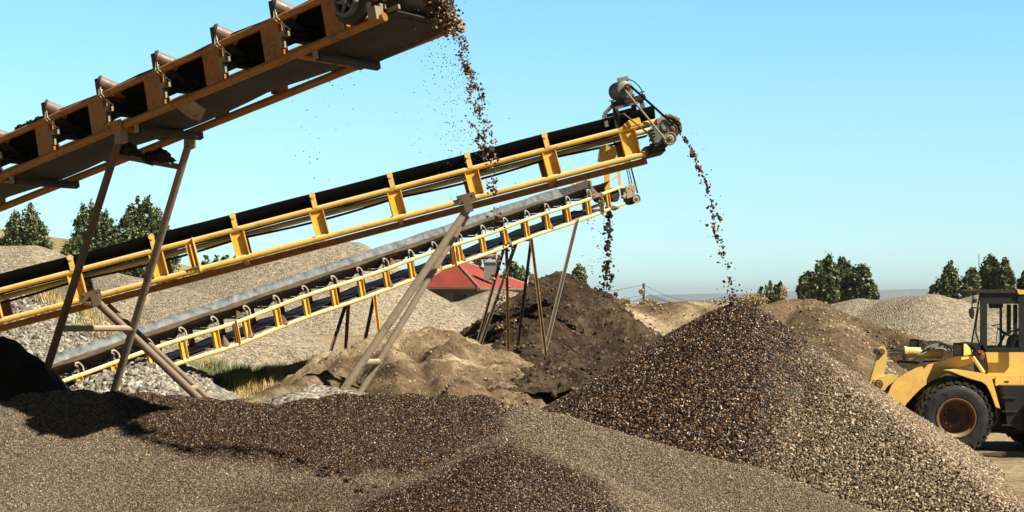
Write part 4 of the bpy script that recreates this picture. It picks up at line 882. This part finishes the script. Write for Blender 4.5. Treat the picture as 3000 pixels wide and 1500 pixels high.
for Y in (CYn, CYf):
    for (a, b_, dx) in ((2873, 2892, 0), (2930, 2936, 0), (2986, 3004, 0), (3090, 3104, 0)):
        if (a, b_) == (2930, 2936) and Y == CYn: continue
        pillar(a, b_, 858, 1032, Y, dx=dx).build('cab_pillar', BLK, cab)
pillar(2892, 2992, 858, 890, CYn).build('door_header', BLK, cab); pillar(2892, 2992, 858, 882, CYf).build('rear_header', BLK, cab)
plate([(2893, 882), (2940, 882), (2938, 899), (2934, 903), (2899, 903), (2896, 890)], CYn+.5, .03).build('sun_visor', BLK, cab)
pillar(2892, 2988, 1018, 1032, CYn).build('door_sill', BLK, cab); pillar(2951, 2962, 892, 980, CYf-.1).build('cab_pillar', BLK, cab); pillar(2970, 2981, 892, 980, CYf-.05).build('cab_pillar', BLK, cab)
pillar(2892, 2990, 1012, 1032, CYf).build('rear_sill', BLK, cab)
# windscreen: slanted glass ahead of the pillars with a thin frame
wsn = [cp(2872, 856, CYn+.02), cp(2846, 1010, CYn+.02), cp(2846, 1010, CYf+.05), cp(2872, 856, CYf+.05)]
MB().prism(wsn, Vector((-.012, 0, 0))).build('windscreen', GLASS, cab)
MB().prism([cp(2872, 860, CYn+.03), cp(2847, 1008, CYn+.03), cp(2876, 1020, CYn+.03), cp(2876, 860, CYn+.03)], Vector((0, .01, 0))).build('side_glass', GLASS, cab)
MB().prism([cp(2892, 882, CYn+.03), cp(2988, 882, CYn+.03), cp(2988, 1018, CYn+.03), cp(2892, 1018, CYn+.03)], Vector((0, .01, 0))).build('door_glass', GLASS, cab)
o = MB().path([wsn[0], wsn[1]], .02, 6).path([wsn[1], wsn[2]], .02, 6).path([wsn[3], wsn[2]], .02, 6); o.build('windscreen_frame', BLK, cab)
plate([(2846, 1010), (2876, 1006), (2890, 1030), (2862, 1026)], CYn, 1.5).build('dash_cowl', BLK, cab)
MB().path([cp(2866, 905, CYn-.03), cp(2860, 945, CYn-.05), cp(2859, 975, CYn-.03), cp(2868, 1004, CYn), cp(2874, 1012, CYn)], .02, 8).build('grab_rail', BLK, cab)
MB().tube(cp(2846, 901, CYn-.25), cp(2875, 902, CYn), .016, 8).tube(cp(2848, 885, CYn-.25), cp(2848, 915, CYn-.25), .014, 8).build('mirror_arm', BLK, cab)
plate([(2843, 905), (2851, 902), (2855, 915), (2852, 935), (2846, 928), (2842, 916)], CYn-.32, .14).build('mirror', BLK, cab)
MB().lathe(cp(2850, 878, CYn-.2), (-1, 0, 0), [(0, -.10), (.06, -.08), (.09, 0), (0, .01)], 20).build('work_lamp', BLK, cab)
MB().lathe(cp(2992, 878, CYn-.15), (-.6, -.8, 0), [(0, -.12), (.07, -.1), (.10, 0), (0, .01)], 20).build('work_lamp', GREYST, cab)
MB().tube(cp(2868, 744, CYf), cp(2868, 852, CYf), .008, 6).build('aerial', BLK, cab)
# interior: steering wheel, column, levers, seat
swc = cp(2945, 976, CYn+.75); swn = Vector((.55, -.1, .83)).normalized(); u_ = swn.orthogonal().normalized(); v_ = swn.cross(u_)
o = MB().path([swc + (u_*math.cos(a)+v_*math.sin(a))*.21 for a in [k*2*math.pi/24 for k in range(25)]], .018, 8)
for k in range(3): a = k*2.09; o.tube(swc - swn*.04, swc + (u_*math.cos(a)+v_*math.sin(a))*.2, .012, 6)
o.build('steering_wheel', BLK, LD); MB().tube(swc, cp(2925, 1015, CYn+.75), .035, 10).build('steering_column', BLK, LD)
MB().tube(cp(2917, 1012, CYn+.4), cp(2924, 954, CYn+.4), .009, 6).tube(cp(2905, 955, CYn+.4), cp(2928, 950, CYn+.4), .014, 6).build('control_lever', BLK, LD)
MB().prism([cp(2985, 1000, CYn+.5), cp(3040, 1000, CYn+.5), cp(3050, 900, CYn+.5), cp(3066, 900, CYn+.5), cp(3060, 1018, CYn+.5), cp(2985, 1018, CYn+.5)], Vector((0, .5, 0))).build('seat', plain('seat_fabric', (.02, .02, .022), .9), LD)
# driver, seated facing left, hands on the wheel
def skin(name, joints, edges, mat, parent=None, sub=2):
    me = bpy.data.meshes.new(name); me.from_pydata([j[0] for j in joints], edges, []); o = bpy.data.objects.new(name, me); COL.objects.link(o)
    md = o.modifiers.new('skin', 'SKIN'); md.use_smooth_shade = True; md.branch_smoothing = .5
    for i, j in enumerate(joints):
        me.skin_vertices[0].data[i].radius = (j[1], j[1] if len(j) < 3 else j[2]); me.skin_vertices[0].data[i].use_root = i == 0
    sb = o.modifiers.new('sub', 'SUBSURF'); sb.levels = sb.render_levels = sub
    me.materials.append(mat)
    if parent: o.parent = parent; o.location = -parent.location if parent.parent is None else (0, 0, 0)
    return o
dy0 = CYn+.75; D0 = cp(3018, 992, dy0)
def dv(x, y, z): return tuple(D0 + Vector((x, y, z)))
SK = plain('driver_skin', (.42, .20, .10), .6); SHIRT = plain('light_blue_shirt', (.22, .38, .58), .85); JEAN = plain('dark_blue_trousers', (.05, .09, .16), .9)
J = [(dv(0, 0, 0), .15, .12), (dv(.02, 0, .22), .13, .11), (dv(.03, 0, .42), .16, .11), (dv(.01, 0, .53), .06), (dv(-.02, 0, .62), .055), (dv(-.03, 0, .72), .095), (dv(-.02, 0, .81), .085),
     (dv(.02, -.19, .45), .065), (dv(-.12, -.27, .22), .05), (dv(-.34, -.18, .13), .036), (dv(.02, .19, .45), .065), (dv(-.12, .27, .22), .05), (dv(-.36, .12, .18), .036),
     (dv(-.04, -.10, -.03), .095), (dv(-.44, -.16, .04), .07), (dv(-.52, -.16, -.36), .05), (dv(-.66, -.16, -.42), .04), (dv(-.04, .10, -.03), .095), (dv(-.44, .14, .04), .07), (dv(-.52, .14, -.36), .05), (dv(-.66, .14, -.42), .04)]
E = [(0, 1), (1, 2), (2, 3), (3, 4), (4, 5), (5, 6), (2, 7), (7, 8), (8, 9), (2, 10), (10, 11), (11, 12), (0, 13), (13, 14), (14, 15), (15, 16), (0, 17), (17, 18), (18, 19), (19, 20)]
per = skin('person', J, E, SK); tag(per, 'loader driver in light blue top and dark trousers with one hand on the steering wheel', 'person')
def sub_skin(name, idx, grow, mat):
    mp_ = {k: i for i, k in enumerate(idx)}
    return skin(name, [(J[k][0], *[r+grow for r in J[k][1:]]) for k in idx], [(mp_[a], mp_[b_]) for a, b_ in E if a in mp_ and b_ in mp_], mat, per)
s_ = sub_skin('shirt', [2, 1, 0, 3, 7, 8, 10, 11], .016, SHIRT); s_.location = (0, 0, 0)
s_ = sub_skin('trousers', [0, 13, 14, 15, 17, 18, 19], .015, JEAN); s_.location = (0, 0, 0)
hp_ = Vector(dv(-.03, 0, .76)); o = MB().lump(hp_ + Vector((.025, 0, .03)), .105, 5, (1, .9, 1), 3, .05).build('hair', BLK, per); o.location = (0, 0, 0)
o = MB(); o.lump(hp_ + Vector((-.10, 0, -.02)), .02, 1, (1.2, .7, 1.3), 2, .05)
for s in (-1, 1): o.lump(hp_ + Vector((.0, s*.088, -.02)), .022, 2, (.9, .4, 1.3), 2, .1)
o.build('face', SK, per).location = (0, 0, 0)
o = MB()
for s in (-1, 1): o.lump(hp_ + Vector((-.085, s*.033, .0)), .011, 3, (1, 1, 1), 2, 0)
o.build('eyes', BLK, per).location = (0, 0, 0)
for (hx, sy) in ((Vector(J[9][0]), -1), (Vector(J[12][0]), 1)):
    o = MB().lump(hx + Vector((-.05, 0, .0)), .04, 4, (1.15, .9, .5), 2, .05)
    for k in range(4):
        q = hx + Vector((-.08, (k-1.5)*.02, .0)); o.path([q, q + Vector((-.035, 0, .012)), q + Vector((-.055+.004*k, 0, -.008)), q + Vector((-.048, 0, -.03))], [.0095, .009, .0085, .007], 6)
    o.path([hx + Vector((-.03, sy*-.03, 0)), hx + Vector((-.055, sy*-.052, -.01)), hx + Vector((-.08, sy*-.05, -.022))], [.011, .010, .008], 6)
    o.build('hand', SK, per).location = (0, 0, 0)

# ------------------------------------------------------------------ red roofed house
eb = pt(1402, 841, 95); er = pt(1572, 0, 104); er.z = eb.z; el = pt(1215, 0, 99); el.z = eb.z; ek = er + el - eb
r1 = pt(1336, 767, 100.6); r2 = pt(1368, 765, 103.5); r2.z = r1.z
HS = thing('house', 'low house with a red hipped roof and grey walls behind the gravel heaps', 'house', ((eb+ek)/2).to_tuple()[:2] + (2.0,))
m, t, p = newmat('red_roof_sheet'); co = N(t, 'ShaderNodeTexCoord').outputs['Object']; wv_ = N(t, 'ShaderNodeTexWave'); wv_.inputs['Scale'].default_value = 2.2; wv_.bands_direction = 'X'; t.links.new(co, wv_.inputs['Vector'])
t.links.new(mixc(t, ramp(t, noise(t, 1.5, 5), [(.35, gr(0)), (.7, gr(1))]), (.36, .055, .038), (.22, .045, .03)), p.inputs['Base Color']); p.inputs['Roughness'].default_value = .7; bump(t, p, wv_.outputs['Fac'], .15, .03); ROOF = m
def roofface(ps): return MB().prism(ps, Vector((0, 0, -.10)))
o = MB(); o.prism([el, eb, r1], Vector((0, 0, -.08))); o.prism([eb, er, r2, r1], Vector((0, 0, -.08))); o.prism([er, ek, r2], Vector((0, 0, -.08))); o.prism([ek, el, r1, r2], Vector((0, 0, -.08)))
rf = o.build('roof', ROOF, HS, smooth=False)
hc = plain('ridge_cap_tin', (.35, .22, .14), .7)
o = MB(); 
for a, c in ((r1, eb), (r1, el), (r2, er), (r1, r2)): o.tube(a, c, .07, 8)
o.build('ridge_cap', hc, rf)
o = MB()
for a, c in ((el, eb), (eb, er)): o.tube(a + Vector((0, 0, -.13)), c + Vector((0, 0, -.13)), .10, 8)
o.build('eave_board', RUSTY, rf)
cen = (eb+ek)/2; ws = [cen + (q-cen)*.93 for q in (el, eb, er, ek)]
o = MB().prism([Vector((q.x, q.y, .5)) for q in ws], Vector((0, 0, eb.z-.5-.14))); o.build('wall', plain('grey_plaster_wall', (.16, .16, .155), .9, var=.4, sc=1), HS)
for f in (.3, .7):
    q = ws[0].lerp(ws[1], f); dd = (ws[1]-ws[0]).normalized(); nn = Vector((dd.y, -dd.x, 0)); MB().box(Vector((q.x, q.y, 3.3)) + nn*.02, dd*.5, nn*.03, Vector((0, 0, .5))).build('window', BLK, HS)
ch = pt(1436, 800, 98.2); MB().box(ch, (.36, 0, 0), (0, .36, 0), (0, 0, .42)).build('chimney', plain('grey_chimney_block', (.22, .20, .17), .9), rf)
MB().prism([ch + Vector((-.4, -.3, .62)), ch + Vector((.4, -.3, .62)), ch + Vector((.0, -.3, .86))], Vector((0, .6, 0))).build('chimney_cowl', plain('tin_cowl', (.5, .5, .46), .5), rf)
# solar water heater standing on the ridge
SWH = thing('solar_water_heater', 'twin tank solar water heater frame with dark tubes on top of the red roof', 'solar heater', pt(1420, 790, 104))
TB = plain('dark_blue_solar_tubes', (.02, .035, .06), .25)
for (a, c, y) in (((1402, 752), (1453, 752), 104), ((1394, 744), (1450, 741), 104.3)):
    pass
for (xa, xb, y0, Yd) in ((1428, 1452, 738, 105), (1392, 1452, 752, 103.8)):
    MB().tube(pt(xa, y0, Yd), pt(xb, y0, Yd), .16, 14).build('water_tank', GREYST, SWH)
    MB().tube(pt(xa-2, y0+6, Yd), pt(xb+2, y0+6, Yd), .06, 8).build('tank_rail', plain('rusty_red_rail', (.35, .13, .07), .7), SWH)
for (xa, xb, xc, xd, ya, yb, Yd) in ((1414, 1446, 1470, 1440, 762, 792, 103.6),):
    MB().prism([pt(xa, ya, Yd), pt(xb, ya, Yd), pt(xc, yb, Yd-1), pt(xd-20, yb-6, Yd-1)], Vector((0, .06, 0))).build('collector_panel', TB, SWH)
MB().tube(pt(1455, 738, 104), pt(1452, 786, 104), .045, 8).build('frame_post', HOOK, SWH); MB().tube(pt(1393, 745, 104), pt(1396, 775, 104), .04, 8).build('frame_post', HOOK, SWH)
SD = thing('satellite_dish', 'small white satellite dish at the right end of the red roof', 'satellite dish', pt(1558, 830, 100))
MB().lathe(pt(1558, 822, 100), Vector((-.6, -.5, .5)), [(0, 0), (.15, .02), (.3, .09), (.38, .16), (.39, .15), (.3, .06), (0, -.03)], 24).build('dish', plain('white_dish_paint', (.7, .7, .66), .5), SD); MB().tube(pt(1558, 824, 100), pt(1558, 838, 100), .03, 8).build('mast', GREYST, SD)

# ------------------------------------------------------------------ utility pole and wires
UP = thing('utility_pole', 'wooden utility pole with a lamp on the skyline', 'utility pole', (pt(1886, 0, 110).x, 110, .5))
WOOD = plain('weathered_pole_wood', (.12, .09, .065), .9)
pw = Vector((pt(1886, 0, 110).x, 110, 0)); MB().tube(pw, pw + Vector((0, 0, HC + 35/F*110)), .10, 10, .085).build('pole', WOOD, UP)
o = MB(); o.lathe(pt(1881, 853, 109.8), (-.3, -.6, -.3), [(0, -.1), (.12, -.06), (.2, .12), (.0, .14)], 16); o.tube(pt(1881, 850, 109.8), pt(1887, 846, 110), .03, 6); o.build('lamp', HOOK, UP)
MB().tube(pt(1882, 838, 110), pt(1890, 838, 110), .03, 6).tube(pt(1882, 850, 110), pt(1891, 850, 110), .03, 6).build('insulator_arm', WOOD, UP)
WIRE = plain('dull_wire', (.2, .19, .17), .6)
for (a, c, sag_, lab) in (((1640, 849), (1886, 834), .3, 'overhead wire running left from the top of the utility pole'), ((1886, 834), (2130, 869), .6, 'overhead wire running right from the top of the utility pole'), ((1886, 851), (2030, 880), .4, 'lower overhead wire running right from the utility pole'), ((1680, 874), (1886, 865), .2, 'lower overhead wire running left from the utility pole')):
    P, Q = pt(*a, 118 if a[0] < 1886 else 110), pt(*c, 110 if c[0] == 1886 else 100)
    tag(MB().path([P.lerp(Q, i/12) - Vector((0, 0, sag_*math.sin(math.pi*i/12))) for i in range(13)], .012, 5).build('power_line', WIRE), lab, 'overhead wire', 'wires on the utility pole')

# ------------------------------------------------------------------ white marker at the left
MK = thing('scale_marker', 'small white arched scale marker standing on a box by the black mound', 'marker', pt(82, 1084, 40))
WHT = plain('white_enamel', (.72, .74, .70), .5, var=.12)
cc = pt(85, 1040, 40); rx, rz = .088, .15
arc = [cc + Vector((rx*math.cos(a), 0, .03 + rx*math.sin(a))) for a in [math.pi*k/12 for k in range(13)]] + [cc + Vector((-rx, 0, -rz)), cc + Vector((rx, 0, -rz))]
MB().prism(arc, Vector((0, .02, 0))).build('arched_plate', WHT, MK)
sl_ = MB(); sa = [cc + Vector((.035*math.cos(a), -.006, .01 + .035*math.sin(a))) for a in [math.pi*k/8 for k in range(9)]] + [cc + Vector((-.035, -.006, -.12)), cc + Vector((.035, -.006, -.12))]
sl_.prism(sa, Vector((0, .004, 0))); sl_.build('slot', BLK, MK)
o = MB()
for k in range(4): o.box(cc + Vector((0, -.010, -.10+.032*k)), (.018, 0, 0), (0, .002, 0), (0, 0, .008))
o.build('scale_marks', WHT, MK)
MB().box(pt(83, 1062, 40) + Vector((0, .1, 0)), (.15, 0, 0), (0, .12, 0), (0, 0, .012)).build('shelf', WHT, MK); MB().box(pt(84, 1074, 40) + Vector((0, .1, 0)), (.085, 0, 0), (0, .08, 0), (0, 0, .085)).build('box', WHT, MK)
MB().box(pt(65, 1051, 40) + Vector((0, .05, 0)), (.035, 0, 0), (0, .02, 0), (0, 0, .055)).build('small_plate', WHT, MK); MB().tube(pt(84, 1083, 40) + Vector((0, .1, 0)), pt(84, 1180, 40) + Vector((0, .1, 0)), .04, 8).build('post', GREYST, MK)

# ------------------------------------------------------------------ vegetation
def leafmat(name, c1, c2, c3):
    m, t, p = newmat(name); a = N(t, 'ShaderNodeAttribute', attribute_name='tint').outputs['Fac']
    t.links.new(ramp(t, a, [(0, c1), (.6, c2), (1, c3)]), p.inputs['Base Color']); p.inputs['Roughness'].default_value = .5
    return m
POP = leafmat('poplar_leaves', (.026, .040, .010), (.080, .105, .030), (.30, .32, .15)); PALE = leafmat('pale_poplar_leaves', (.08, .10, .035), (.17, .20, .09), (.30, .33, .18)); BARK = plain('bark', (.10, .08, .06), .95)
DGR = leafmat('dark_cypress_leaves', (.02, .035, .012), (.04, .06, .02), (.07, .09, .035)); STRAW = leafmat('pale_straw_twigs', (.22, .17, .08), (.36, .29, .15), (.5, .43, .26))
def leaves(name, P, s, mat, parent, rg, aspect=.7, up=None):
    n = len(P); a = rg.normal(size=(n, 3)); a /= np.linalg.norm(a, axis=1)[:, None]
    if up is not None: a[:, 2] = a[:, 2]*.5 + up; a /= np.linalg.norm(a, axis=1)[:, None]
    b_ = rg.normal(size=(n, 3)); b_ = np.cross(a, b_); b_ /= np.linalg.norm(b_, axis=1)[:, None]
    s = s[:, None]; V = np.stack([P - a*s, P + b_*s*aspect, P + a*s, P - b_*s*aspect], 1).reshape(-1, 3)
    return big_mesh(name, V, np.arange(4*n).reshape(n, 4), mat, parent, {'tint': np.repeat(rg.random(n), 4)})
def tree(label, cx, top, lobes, Y, n, mat=POP, lean=0., leaf=(.08, .16), bottom=None, group='poplars and trees on the skyline', name='poplar_tree', z0=1.5, open_=.0):
    """lobes: (dx px, top px, half width px, bottom px)"""
    rg = np.random.default_rng(int(cx*7+top)); k = Y/F
    base = Vector((pt(cx, 0, Y).x, Y, z0 if Y < 120 else 0)); R_ = thing(name, label, 'tree', base, group)
    zt = HC + (CY-top)*k; P_all = []; wood = MB()
    wood.path([base, base + Vector((.1, 0, (zt-base.z)*.35)), base + Vector((-.1+lean*.3, 0, (zt-base.z)*.75))], [.22, .15, .05], 8)
    tot = sum(l[2]*(l[3]-l[1]) for l in lobes)
    for (dx, ty, hw, by) in lobes:
        xl = pt(cx+dx, 0, Y).x; zt_, zb = HC + (CY-ty)*k, HC + (CY-by)*k; hh = (zt_-zb)/2; zc = (zt_+zb)/2; r = hw*k
        m_ = int(1.3*n*hw*(by-ty)/tot); ncl = max(14, int(m_/60))
        u = rg.normal(size=(ncl, 3)); u /= np.linalg.norm(u, axis=1)[:, None]; rad = rg.uniform(.25, 1.15, ncl)**.5
        C_ = u*rad[:, None]; h = C_[:, 2]; wd = 1.08*np.clip(1-((h+.2)/1.22)**2*np.where(h > -.2, 1, .6), .05, 1)**.38
        cen = np.stack([xl + C_[:, 0]*r*wd + lean*h*r*.5, Y + C_[:, 1]*r*wd, zc + h*hh*.95], 1)
        kk = rg.integers(0, ncl, m_); sg = np.array([.135, .135, .26])*r*rg.uniform(.6, 1.2, ncl)[kk][:, None]
        P_all.append(cen[kk] + rg.normal(size=(m_, 3))*sg)
        tips = cen[rg.integers(0, ncl, 14)]
        for q in tips:
            hz = base.z + (q[2]-base.z)*rg.uniform(.25, .6); s0 = Vector((base.x + (xl-base.x)*.5, Y, hz)); wood.path([s0, s0.lerp(Vector(q), .6) + Vector((0, 0, -.1)), Vector(q)], [.06, .035, .012], 5, False)
    wood.build('trunk', BARK, R_)
    P = np.concatenate(P_all); leaves('crown', P, rg.uniform(leaf[0], leaf[1], len(P)), mat, R_, rg)
    return R_
tree('bushy poplar farthest left above the grey gravel heap', 75, 605, [(-22, 622, 30, 760), (18, 603, 30, 780), (44, 640, 28, 800), (-52, 688, 26, 770)], 150, 14000, lean=-.4)
tree('poplar with open windblown crown crossed by the left trestle leg', 272, 586, [(-26, 606, 28, 760), (8, 586, 30, 770), (42, 612, 28, 800), (0, 670, 62, 850), (62, 690, 34, 850)], 150, 18000, lean=-.4)
tree('tallest poplar at the left, behind the right leg of the trestle', 420, 574, [(-34, 590, 28, 760), (-14, 574, 22, 740), (16, 576, 30, 770), (46, 610, 30, 800), (70, 660, 32, 850), (-10, 690, 84, 870), (-62, 668, 34, 850)], 150, 26000, lean=-.5)
tree('low dark bushy tree at the foot of the windblown poplar', 215, 700, [(0, 706, 34, 800), (32, 690, 22, 800)], 146, 3000)
tree('dark shrub tree between two grey heaps under the conveyor rail', 575, 790, [(-12, 805, 26, 860), (15, 792, 22, 850)], 140, 1800)
for i, (x, t_, w_) in enumerate(((606, 759, 19), (632, 755, 18), (662, 751, 20), (694, 744, 16))):
    tree(['first', 'second', 'third', 'fourth'][i] + ' from the left of the small far trees showing through the middle conveyor frame', x, t_, [(0, t_, w_, 830)], 260, 1100, leaf=(.16, .3))
tree('round tree rising behind the red roof', 1512, 766, [(-12, 766, 22, 850), (16, 790, 24, 860)], 125, 3200)
tree('dark tree top just left of the solar heater', 1396, 752, [(0, 752, 14, 800)], 125, 900)
tree('slender pale yellow green poplar behind the dark soil mound', 1697, 776, [(0, 776, 18, 860)], 120, 2600, mat=PALE)
tree('left of two tiny dark cypresses beside the falling soil', 1744, 843, [(0, 843, 7, 885)], 130, 500, mat=DGR)
tree('right of two tiny dark cypresses beside the falling soil', 1757, 845, [(0, 845, 7, 885)], 130, 500, mat=DGR)
tree('lowest leftmost tree of the dark clump at right centre', 2362, 798, [(0, 798, 22, 890)], 200, 3500, leaf=(.15, .26))
tree('broad twin topped poplar of the dark clump at right centre', 2413, 758, [(-10, 766, 27, 900), (14, 758, 30, 905)], 200, 8500, leaf=(.15, .26))
tree('tallest pointed poplar in the middle of the dark clump', 2470, 757, [(0, 757, 27, 905), (14, 775, 24, 905)], 201, 6500, leaf=(.15, .26))
tree('two peaked poplar on the right half of the dark clump', 2518, 778, [(-14, 777, 17, 900), (10, 780, 26, 900)], 199, 6000, leaf=(.15, .26))
tree('short round tree at the right end of the dark clump', 2553, 825, [(0, 825, 18, 890)], 198, 2500, leaf=(.15, .26))
tree('leaning poplar left of the loader cab with a lower left shoulder', 2782, 777, [(4, 778, 24, 905), (-34, 822, 22, 900), (-14, 810, 22, 900)], 200, 7000, leaf=(.15, .26))
tree('poplar just left of the cab aerial', 2846, 778, [(0, 779, 24, 905)], 200, 4500, leaf=(.15, .26))
tree('tallest poplar standing above the cab roof', 2906, 745, [(-6, 746, 28, 905), (12, 760, 24, 905)], 201, 7500, leaf=(.15, .26))
tree('poplar right of the tallest one above the cab roof', 2944, 758, [(0, 759, 22, 905)], 199, 4500, leaf=(.15, .26))
tree('poplar cut off by the right edge of the photo', 3003, 796, [(0, 797, 22, 905)], 200, 4000, leaf=(.15, .26))
tree('small leafy bush tree right of the pebble cone peak', 2254, 820, [(-18, 838, 20, 890), (10, 820, 18, 895), (28, 822, 9, 870)], 90, 1300, leaf=(.05, .11), name='bush', z0=1.0)
def bush(label, cx, cy, w_, h_, Y, n, mat, s=(.05, .12)):
    rg = np.random.default_rng(int(cx)); k = Y/F; c = pt(cx, cy, Y); u = rg.normal(size=(n, 3)); u /= np.linalg.norm(u, axis=1)[:, None]
    P = np.array(tuple(c)) + u*(rg.random(n)**.4)[:, None]*np.array([w_*k/2, w_*k/2, h_*k/2])*rg.uniform(.7, 1.15, n)[:, None]
    base = Vector((c.x, c.y, c.z - h_*k/2)); R_ = thing('bush', label, 'bush', base, 'scrub bushes on the skyline')
    leaves('twigs', P, rg.uniform(*s, n), mat, R_, rg, .12 if mat is STRAW else .6, .5)
    o = MB()
    for i in range(10): o.path([base, base + Vector((rg.uniform(-.5, .5)*w_*k*.4, rg.uniform(-.3, .3), h_*k*.4)), base + Vector((rg.uniform(-1, 1)*w_*k*.4, rg.uniform(-.5, .5), h_*k*.85))], [.03, .02, .006], 5)
    o.build('stems', BARK, R_)
bush('pale leafless scrub bush left of the utility pole', 1815, 888, 72, 26, 85, 1400, STRAW, (.1, .25)); bush('pale scrub bush around the foot of the utility pole', 1900, 889, 64, 20, 86, 800, STRAW, (.1, .25))
bush('tall dry yellow weeds left of the leafy bush', 2200, 882, 95, 40, 76, 3000, STRAW, (.06, .18)); bush('pale twiggy scrub just behind the leafy bush', 2285, 858, 50, 50, 92, 900, STRAW, (.1, .22))

# grass and weeds in the hollow between the heaps
def blades(name, label, region, n, hgt, mat, seed, zf=gz, kind='stuff'):
    rg = np.random.default_rng(seed); x0, x1, y0, y1, poly = region
    X = rg.uniform(x0, x1, n); Y = rg.uniform(y0, y1, n); Z = zf(X, Y); px, py = proj(np.stack([X, Y, Z], 1))
    k = sdf(px, py, poly) > (-12 + 40*fbm(X*1.5, Y*1.5, 2)); X, Y, Z = X[k], Y[k], Z[k]; n = len(X)
    cl_ = np.clip(fbm(X*.9, Y*.9, 3)*3+.6, .15, 1.4); h = rg.uniform(*hgt, n)*cl_; a = rg.uniform(0, 6.28, n); w_ = rg.uniform(.006, .014, n)
    tip = np.stack([X + np.cos(a)*h*.5, Y + np.sin(a)*h*.5, Z + h], 1); B = np.stack([X, Y, Z-.02], 1); sd = np.stack([np.sin(a)*w_, -np.cos(a)*w_, 0*w_], 1); mid = (B*.55 + tip*.45) + np.array([0, 0, .02])
    V = np.stack([B-sd, B+sd, mid+sd*.8, tip, mid-sd*.8], 1).reshape(-1, 3); Fc = (np.array([[0, 1, 2], [0, 2, 4], [4, 2, 3]])[None] + (np.arange(n)*5)[:, None, None]).reshape(-1, 3)
    o = big_mesh(name, V, Fc, mat, None, {'tint': np.repeat(rg.random(n), 5)}); tag(o, label, 'grass' if 'grass' in name else 'weeds', None, kind)
YG = leafmat('straw_grass', (.26, .18, .05), (.42, .30, .09), (.60, .48, .22)); GW = leafmat('weed_leaves', (.05, .10, .018), (.12, .19, .04), (.30, .36, .10))
blades('dry_grass', 'tufts of dry yellow grass in the hollow behind the foreground heap', (-14, -4, 46, 66, [(520, 1170), (560, 1110), (700, 1085), (880, 1045), (960, 1040), (900, 1110), (800, 1130), (700, 1180)]), 80000, (.15, .45), YG, 61)
blades('weeds', 'green leafy weeds among the dry grass in the hollow', (-15, -4, 44, 68, [(440, 1110), (520, 1085), (600, 1150), (660, 1090), (800, 1060), (880, 1020), (850, 1065), (740, 1110), (660, 1150), (560, 1165), (480, 1140)]), 420000, (.14, .5), GW, 62)
def cbz(X, Y): return np.maximum(CB.z(X, Y), gz(X, Y))
blades('dry_grass', 'sparse dry yellow grass behind the cobble bank under the middle conveyor', (-18, -8, 50, 62, [(60, 850), (190, 850), (310, 930), (330, 990), (250, 965), (150, 900)]), 30000, (.2, .7), YG, 63, cbz)

# ------------------------------------------------------------------ hills
def ridge_hill(name, label, pts_, Y, depth, mat, zb=-4):
    V = []; Fc = []; nn = 9
    P = [pt(x, y, Y) for x, y in pts_]; Q = []
    for a, c in zip(P, P[1:]):
        for i in range(8): Q.append(a.lerp(c, i/8))
    Q.append(P[-1])
    for i, q in enumerate(Q):
        for j in range(nn):
            f = j/(nn-1); V.append((q.x, q.y - depth*(1-f) if f <= 1 else q.y, zb + (max(q.z, zb)-zb)*math.sin(f*math.pi/2)))
        V.append((q.x, q.y + depth, zb))
    m1 = nn+1
    for i in range(len(Q)-1):
        for j in range(nn): Fc.append((i*m1+j, (i+1)*m1+j, (i+1)*m1+j+1, i*m1+j+1))
    V = np.array(V); V[:, 2] += 1.5*fbm(V[:, 0]*.02, V[:, 1]*.02, 4)*(V[:, 2] > 2)
    o = big_mesh(name, V, np.array(Fc), mat, smooth=True); tag(o, None, None, None, 'structure'); return o
ridge_hill('grassy_hill', 'smooth tan grassy hillside at the left behind the poplars', [(-900, 640), (-300, 655), (0, 672), (150, 693), (330, 712), (500, 765), (640, 800), (760, 822), (900, 866)], 420, 170, earth('hill_grass', (.30, .24, .10), (.36, .29, .13), (.42, .34, .17), .02, .4, .2, .3))

# distant low mountains, faded by real air
ridge_hill('mountains', 'x', [(1900, 864), (2050, 861), (2250, 857), (2330, 853), (2480, 857), (2600, 849), (2700, 846), (2850, 850), (3100, 840), (3400, 856)], 15000, 2500, earth('mountain_rock', (.10, .12, .10), (.14, .15, .12), (.18, .18, .14), .002, .05, .2, .3), -66)
hz = MB().box((0, 8900, -5), (9500, 0, 0), (0, 9300, 0), (0, 0, 85)).build('haze', bpy.data.materials.new('air'), smooth=False)
tag(hz, None, None, None, 'stuff'); m = hz.data.materials[0]; m.use_nodes = True; t = m.node_tree; t.nodes.clear()
vo = N(t, 'ShaderNodeOutputMaterial'); pv = N(t, 'ShaderNodeVolumePrincipled'); pv.inputs['Color'].default_value = (.80, .90, 1, 1); pv.inputs['Density'].default_value = 7e-5; pv.inputs['Anisotropy'].default_value = .2
t.links.new(pv.outputs[0], vo.inputs['Volume'])
